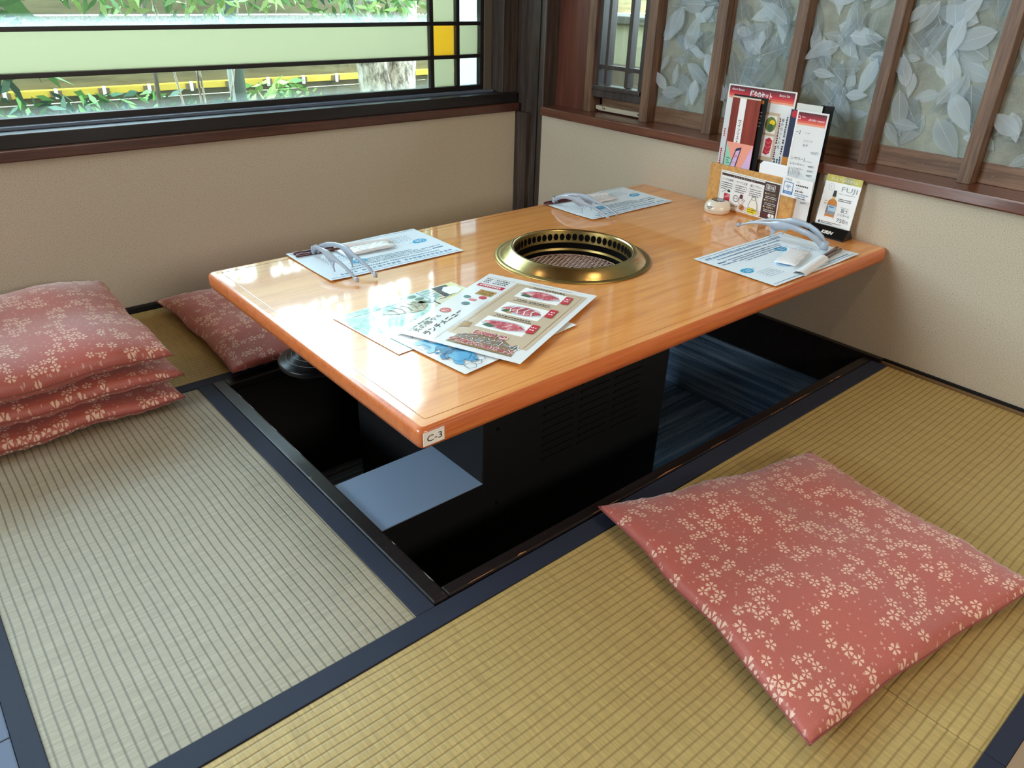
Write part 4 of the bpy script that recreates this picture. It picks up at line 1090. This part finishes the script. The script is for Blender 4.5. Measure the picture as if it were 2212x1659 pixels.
for k, tx in enumerate(('●おろしニンニク', '●コチュジャン', '●一味唐辛子')):
    s.text(tx, .1365, h - .032 - .0165 * k, .0052, M('ink_cream3', (236, 220, 180), .5), 2, fit=.030)
    for j in range(2): s.greek(.139, h - .0375 - .0165 * k - .004 * j, .032, .002, m_wht, 2)
s.disc(.144, .010, .0075, m_dred, 2, ry=.0055); s.disc(.159, .012, .005, m_wht, 2); s.disc(.167, .012, .005, m_wht, 2); s.disc(.163, .006, .0035, m_wht, 2)
tag(s.done('attention_card'), 'white and brown notice card with small pictograms on the front of the box', 'card')
# wifi card in acrylic
wf = tag(empty('wifi_card', (1.248, .227, .345)), 'small acrylic wifi sign with a blue square, clipped on the right of the box', 'sign')
s = upright(.2670, .3470, .3945, 1.2475, .0800, m_wht, .001, tilt=-.03); w, h = s.w, s.h
s.text('FREE', .008, h - .0095, .0072, m_inkb, 1, fit=.017); s.rect(.005, .006, .031, .035, M('ink_wifi', (60, 130, 196), .4), 1); s.rect(.0068, .0135, .0292, .0332, m_wht, 2)
for r in (.0045, .0075, .0105): s.ring(.018, .0175, r, .0014, M('ink_wifi', (60, 130, 196), .4), 3, PI * .25, PI * .75, 12)
s.disc(.018, .0175, .0015, M('ink_wifi', (60, 130, 196), .4), 3); s.text('Wi-Fi', .0095, .0078, .0058, m_wht, 3, fit=.017)
s.text('SSID', .037, h - .010, .005, m_grey, 1); s.greek(.037, h - .0175, .034, .0042, m_ink, 1); s.text('パスワード', .037, h - .0245, .005, m_inkb, 1, fit=.020); s.greek(.037, h - .0310, .022, .0042, m_ink, 1)
s.greek(.037, .0110, .036, .003, m_inkb, 1); s.greek(.037, .0065, .030, .003, m_inkb, 1); s.greek(.042, .0015, .026, .003, m_ink, 1)
s.done('card', wf)
q = MB(); q.box(1.2486, 1.2499, .1865, .2680, .3445, .3990, m_clear); q.box(1.2499, 1.2545, .238, .262, .372, .385, m_clear); q.build('acrylic_plate', wf)
# napkins and plastic pocket at the back of the rim
q = MB()
for k in range(6):
    zt = .4095 + .0008 * k - .001 * (k % 2); x = 1.2612 + k * .0007
    q.prism([(0, 0), (.078 - .001 * k, 0), (.078 - .001 * k, zt - .30 - .003), (.070, zt - .30), (.004, zt - .30 + .001), (0, zt - .304)], (x, .346 - .0006 * k, .30), (0, -1, 0), (0, 0, 1), (1, 0, 0), .0005, m_nap)
tag(q.build('napkin_stack', origin=(1.262, .31, .30)), 'small stack of white paper napkins tucked in the front of the box', 'napkins')
q = MB()
for x0_, x1_, yy0, yy1 in ((1.2618, 1.2626, .241, .268), (1.2640, 1.2648, .241, .268)): q.box(x0_, x1_, yy0, yy1, .33, .408, m_clear)
for yy in (.2455, .250, .2545, .259, .2635): q.tube([(1.2633, yy, .335), (1.2633, yy, .414)], .0006, m_wht, 6)
tag(q.build('toothpick_pocket', origin=(1.263, .255, .33)), 'clear plastic toothpick pocket beside the napkins in the box', 'toothpick holder')

# call button
cb = tag(empty('call_button', (1.222, .422, H)), 'round ivory call button with a silver top in front of the wooden box', 'call button')
q = MB(); BC = (1.222, .424, H)
q.lathe([(0, 0), (.029, 0), (.0325, .003), (.0335, .009)], m_ivory, BC, 48)
q.lathe([(.0332, .0093), (.0338, .0105), (.0330, .0175), (.0285, .0255), (.0235, .0300), (.0205, .0315), (.0180, .0318)], m_ivory, BC, 48)
q.lathe([(.0334, .009), (.0330, .0092), (.0332, .0094)], m_ink, BC, 48); q.build('body', cb)
q = MB(); q.lathe([(.0182, .0317), (.0170, .0335), (.0120, .0330), (0, .0322)], m_silver, BC, 40); q.build('push_button', cb)
s_ = Sheet((BC[0] - .0338, BC[1] + .012, H + .0135), (.0035 * 0, -.024, 0), (.003, 0, .009), m_ivory, .0002, base=False)
s_.greek(.002, .004, .018, .0028, m_ink, 3); s_.greek(.005, 0, .010, .0028, m_ink, 3); s_.done('marking', cb)

# whisky table stand
ws = tag(empty('table_tent', (1.277, .135, H)), 'white whisky highball card in a black plastic foot, right of the wooden box', 'menu stand')
q = MB(); q.prism([(-.022, 0), (.022, 0), (.022, .003), (.004, .024), (-.004, .024), (-.022, .003)], (1.272, .181, H), (1, 0, 0), (0, 0, 1), (0, -1, 0), .094, m_black); q.build('foot', ws)
fv = Vector((.018, 0, .021)).normalized()
s = Sheet((1.2495, .181, H + .003), (0, -.094, 0), fv * .027, m_black, .0001, base=False); s.text('KIRIN', .047, .008, .011, m_wht, 3, fit=.028, slant=.25, align='c', bold=.05); s.done('lettering', ws)
s = Sheet((1.2725, .176, H + .020), (0, -.088, 0), (.010, 0, .1195), m_wht, .0008); w, h = s.w, s.h
m_hdr = M('ink_gold_green', (186, 172, 84), .3, coat=.5); n_ = N(m_hdr); n_.base(n_.ramp(n_.noise(n_.coord(scale=(0, 1, 0)), 26, 2), [(.3, (168, 146, 70)), (.5, (204, 196, 96)), (.7, (150, 152, 120))]))
s.rect(0, h - .0155, w, h, m_hdr, 1); s.text('プレミアムハイボール', .5 * w, h - .0118, .0085, m_wht, 2, fit=.066, align='c')
s.text('FUJI', .042, h - .033, .0155, m_grey, 2, fit=.040); s.ring(.018, h - .027, .0075, .0006, m_grey, 1); s.text('F', .016, h - .030, .007, m_tan, 2)
s.greek(.040, h - .040, .040, .0018, m_grey, 1); s.greek(.042, h - .052, .032, .0024, m_ink, 1); s.greek(.042, h - .056, .032, .0024, m_ink, 1)
bu = .030
s.poly([(bu - .0115, .022), (bu + .0115, .022), (bu + .0120, .026), (bu + .0120, .054), (bu + .0105, .061), (bu + .0045, .066), (bu - .0045, .066), (bu - .0105, .061), (bu - .0120, .054), (bu - .0120, .026)], m_amber, 2)
s.rect(bu - .0038, .066, bu + .0038, .072, M('ink_neck', (214, 190, 130), .4), 3); s.poly([(bu - .0046, .072), (bu + .0046, .072), (bu + .0036, .080), (bu + .0036, .086), (bu - .0036, .086), (bu - .0036, .080)], m_ink, 3)
s.rect(bu - .0116, .030, bu + .0116, .052, m_grey, 3); s.rect(bu - .009, .038, bu + .0116, .050, m_lblue, 4); s.greek(bu - .006, .046, .014, .0025, m_ink, 5); s.rect(bu - .0105, .022, bu + .0105, .0245, m_wht, 3)
for k in range(4): s.greek(bu - .0110 + .0006 * k, .033 + .004 * k, .003, .003, m_ink, 5)
s.greek(.010, .058, .006, .003, m_tan, 1); s.greek(.010, .052, .006, .003, m_tan, 1)
s.greek(.052, .050, .022, .0018, m_grey, 1)
s.text('富士', .064, .0405, .0100, m_ink, 2, align='c'); s.text('ハイボール', .064, .0310, .0080, m_ink, 2, fit=.030, align='c'); s.text('750', .0500, .0165, .0125, m_ink, 2, fit=.021); s.text('円', .0725, .0170, .0070, m_ink, 2)
s.greek(.014, .0105, .050, .002, m_ink, 1); s.greek(.014, .0072, .030, .002, m_ink, 1); s.disc(.009, .0095, .0022, m_ink, 1, ry=.003)
s.done('card', ws)

# ---------------------------------------------------------------- garden outside
m_soil = M('garden_soil', (92, 88, 60), .95); n_ = N(m_soil); n_.base(n_.ramp(n_.noise(n_.coord(), 30, 4, .7), [(.3, (60, 66, 38)), (.6, (126, 120, 84))]))
q = MB(); q.box(-8, 9, 1.47, 12, -.35, -.05, m_soil); q.box(1.45, 9, -6, 1.47, -.35, -.05, m_soil); struct(q.build('floor_garden'))
m_fence = M('fence_board', (128, 116, 78), .8); n_ = N(m_fence); n_.base(n_.ramp(n_.noise(n_.coord(scale=(.1, 1, 1)), 40, 4, .7), [(.3, (88, 76, 46)), (.6, (120, 108, 72))]))
fn = tag(empty('garden_fence', (0.5, 3.05, -.05)), 'brown plank garden fence with a yellow rail beyond the wide window', 'fence')
for k in range(7):
    z = -.04 + k * .165
    q = MB(); q.box(-4, 6.5, 3.02, 3.05, z, z + .160, m_fence, .004); q.build('plank', fn)
q = MB(); q.box(-4, 6.5, 2.985, 3.018, .318, .346, M('yellow_rail', (224, 186, 60), .5), .002); q.build('yellow_rail', fn)
for k in range(14):
    x = .235 + (k - 6) * .182
    q = MB(); q.box(x - .022, x + .022, 2.978, 2.986, .318, .343, M('clip_brown', (120, 96, 60), .5)); q.box(x - .006, x + .006, 2.966, 2.978, .312, .352, M('clip_white', (240, 240, 240), .3), .002); q.build('rail_clip', fn)
q = MB(); q.tube([(.79, 2.45, -.06), (.79, 2.45, 1.6)], .027, M('grey_green_pole', (92, 104, 98), .5), 20)
q.tube([(.758, 2.44, -.06), (.758, 2.44, 1.6)], .010, M('pale_pole', (196, 206, 206), .5), 12)
tag(q.build('garden_pole', origin=(.79, 2.45, -.05)), 'grey-green pole standing in the garden left of the tree trunk', 'pole')
q = MB(); q.tube([(.50, 2.55, -.06), (.515, 2.55, .9)], .009, M('thin_stem', (86, 76, 56), .8), 8)
tag(q.build('garden_stake', origin=(.5, 2.55, -.05)), 'thin dark stake in the garden left of the grey pole', 'stake')
m_bark = M('bark', (176, 158, 136), .9); n_ = N(m_bark); n_.base(n_.ramp(n_.noise(n_.coord(scale=(1, 1, .4)), 26, 5, .75), [(.38, (92, 78, 62)), (.52, (196, 180, 160)), (.66, (228, 216, 200))])); n_.bump(n_.noise(n_.coord(scale=(1, 1, .3)), 40, 4), .8, .01)
m_leaf1 = M('leaf_green', (96, 142, 58), .5); m_leaf2 = M('leaf_dark', (44, 84, 50), .5); m_leaf3 = M('leaf_light', (168, 196, 110), .5)
for m in (m_leaf1, m_leaf2, m_leaf3): m.node_tree.nodes['Principled BSDF'].inputs['Transmission Weight'].default_value = 0.0
def foliage(mb, c, R, n, L, mats, seed, droop=.3):
    rn = random.Random(seed)
    for _ in range(n):
        p = Vector((rn.gauss(0, 1), rn.gauss(0, 1), rn.gauss(0, 1))); p.normalize(); p *= rn.random() ** .4
        p = Vector(c) + Vector((p.x * R[0], p.y * R[1], p.z * R[2]))
        d = Vector((rn.uniform(-1, 1), rn.uniform(-1, 1), rn.uniform(-1, .6) - droop)).normalized(); l = L * rn.uniform(.6, 1.3)
        s_ = d.cross(Vector((rn.uniform(-1, 1), rn.uniform(-1, 1), rn.uniform(-.3, 1)))).normalized() * l * .16
        mb.faces([p, p + d * l * .4 + s_, p + d * l, p + d * l * .4 - s_], [(0, 1, 2, 3)], mats[rn.randrange(len(mats))])
tr = tag(empty('garden_tree', (1.50, 2.42, -.05)), 'sunlit pale-barked tree at the right end of the garden view', 'tree')
q = MB(); q.tube([(1.40, 2.42, -.06), (1.41, 2.42, .3), (1.38, 2.44, .6), (1.30, 2.5, 1.0), (1.25, 2.5, 1.8)], [.085, .072, .062, .055, .045], m_bark, 18)
q.tube([(1.56, 2.46, -.06), (1.56, 2.46, .35), (1.60, 2.47, .7), (1.70, 2.5, 1.9)], [.08, .070, .060, .05], m_bark, 18); q.build('trunk', tr)
q = MB(); foliage(q, (1.35, 2.5, 1.05), (.75, .45, .38), 1500, .07, [m_leaf1, m_leaf3, m_leaf2], 2); foliage(q, (1.30, 2.3, .76), (.42, .2, .13), 420, .06, [m_leaf3, m_leaf1], 21); q.build('leaves', tr)
def shrub(c, R, n, L, mats, seed, label, name='garden_shrub', group='shrubs in the garden', stem=True):
    t = tag(empty(name, (c[0], c[1], -.05)), label, 'shrub', group)
    q = MB(); foliage(q, c, R, n, L, mats, seed); q.build('leaves', t)
    q = MB()
    rn = random.Random(seed)
    for k in range(4): q.tube([(c[0] + rn.uniform(-.02, .02), c[1], -.06), (c[0] + rn.uniform(-.5, .5) * R[0], c[1] + rn.uniform(-.3, .3) * R[1], c[2])], .004, m_bark, 5)
    q.build('stems', t)
shrub((-.30, 2.15, .62), (.36, .25, .26), 620, .12, [m_leaf2, m_leaf1], 31, 'dark broad-leaved shrub at the far left of the wide window')
shrub((.55, 2.18, .755), (.45, .14, .10), 420, .06, [m_leaf3, m_leaf1], 32, 'pale green leafy spray above the frosted band, beside the grey pole')
shrub((.15, 2.72, .25), (.75, .12, .13), 620, .07, [m_leaf1, m_leaf2], 33, 'low green plants at the foot of the fence, left of the pole')
shrub((1.05, 2.74, .26), (.28, .10, .12), 260, .07, [m_leaf1, m_leaf3], 38, 'low green plants at the foot of the fence, right of the pole')
shrub((.92, 2.30, .28), (.07, .06, .10), 50, .08, [m_leaf3], 34, 'small pale plant just right of the grey pole')
shrub((1.22, 2.35, .22), (.16, .08, .08), 160, .08, [m_leaf3, m_leaf1], 35, 'bright grassy plant in front of the tree trunk')
shrub((2.35, 3.75, .9), (.8, .3, .8), 1400, .10, [m_leaf2, m_leaf1], 36, 'dense green hedge behind the tree at the window corner')
shrub((3.2, 1.9, .95), (.32, .8, .30), 900, .10, [m_leaf1, m_leaf3], 37, 'bright green bush above the wall seen through the dark lattice')
q = MB(); q.box(2.55, 2.70, -4.5, 3.2, -.05, .62, M('garden_wall_plaster', (150, 146, 118), .8), .01); q.box(2.52, 2.73, -4.5, 3.2, .62, .655, M('wall_coping', (82, 78, 66), .8), .005); q.box(2.53, 2.70, -4.5, 3.2, -.05, .44, M('wall_plinth', (96, 82, 64), .8), .005)
tag(q.build('garden_wall', origin=(2.6, 0, -.05)), 'beige garden wall with dark coping seen through the lattice', 'wall')
# window trim outside: pale pilaster beyond the last pane
q = MB(); q.box(1.26, 1.30, 1.47, 1.60, -.05, 2.0, M('pale_render', (206, 220, 232), .7)); struct(q.build('trim_outside_post'))

# housings for the assumed ceiling lamps, out of view
for k, (lx, ly) in enumerate(((0.62, -0.62), (0.95, -0.30), (-0.9, -1.6), (-0.2, 0.95))):
    q = MB(); q.lathe([(.075, 0), (.085, 0), (.085, -.045), (.080, -.045), (.075, -.002)], m_wht, (lx, ly, 2.0), 32)
    tag(q.build('assumed_ceiling_lamp', origin=(lx, ly, 2.0)), 'assumed round white ceiling lamp ' + ('above the lower right mat', 'above the screens by the right wall', 'behind the camera', 'above the strip by the wide window')[k], 'lamp', 'assumed ceiling lamps')
for o in list(bpy.data.objects):
    if '_abs' in o: del o['_abs']
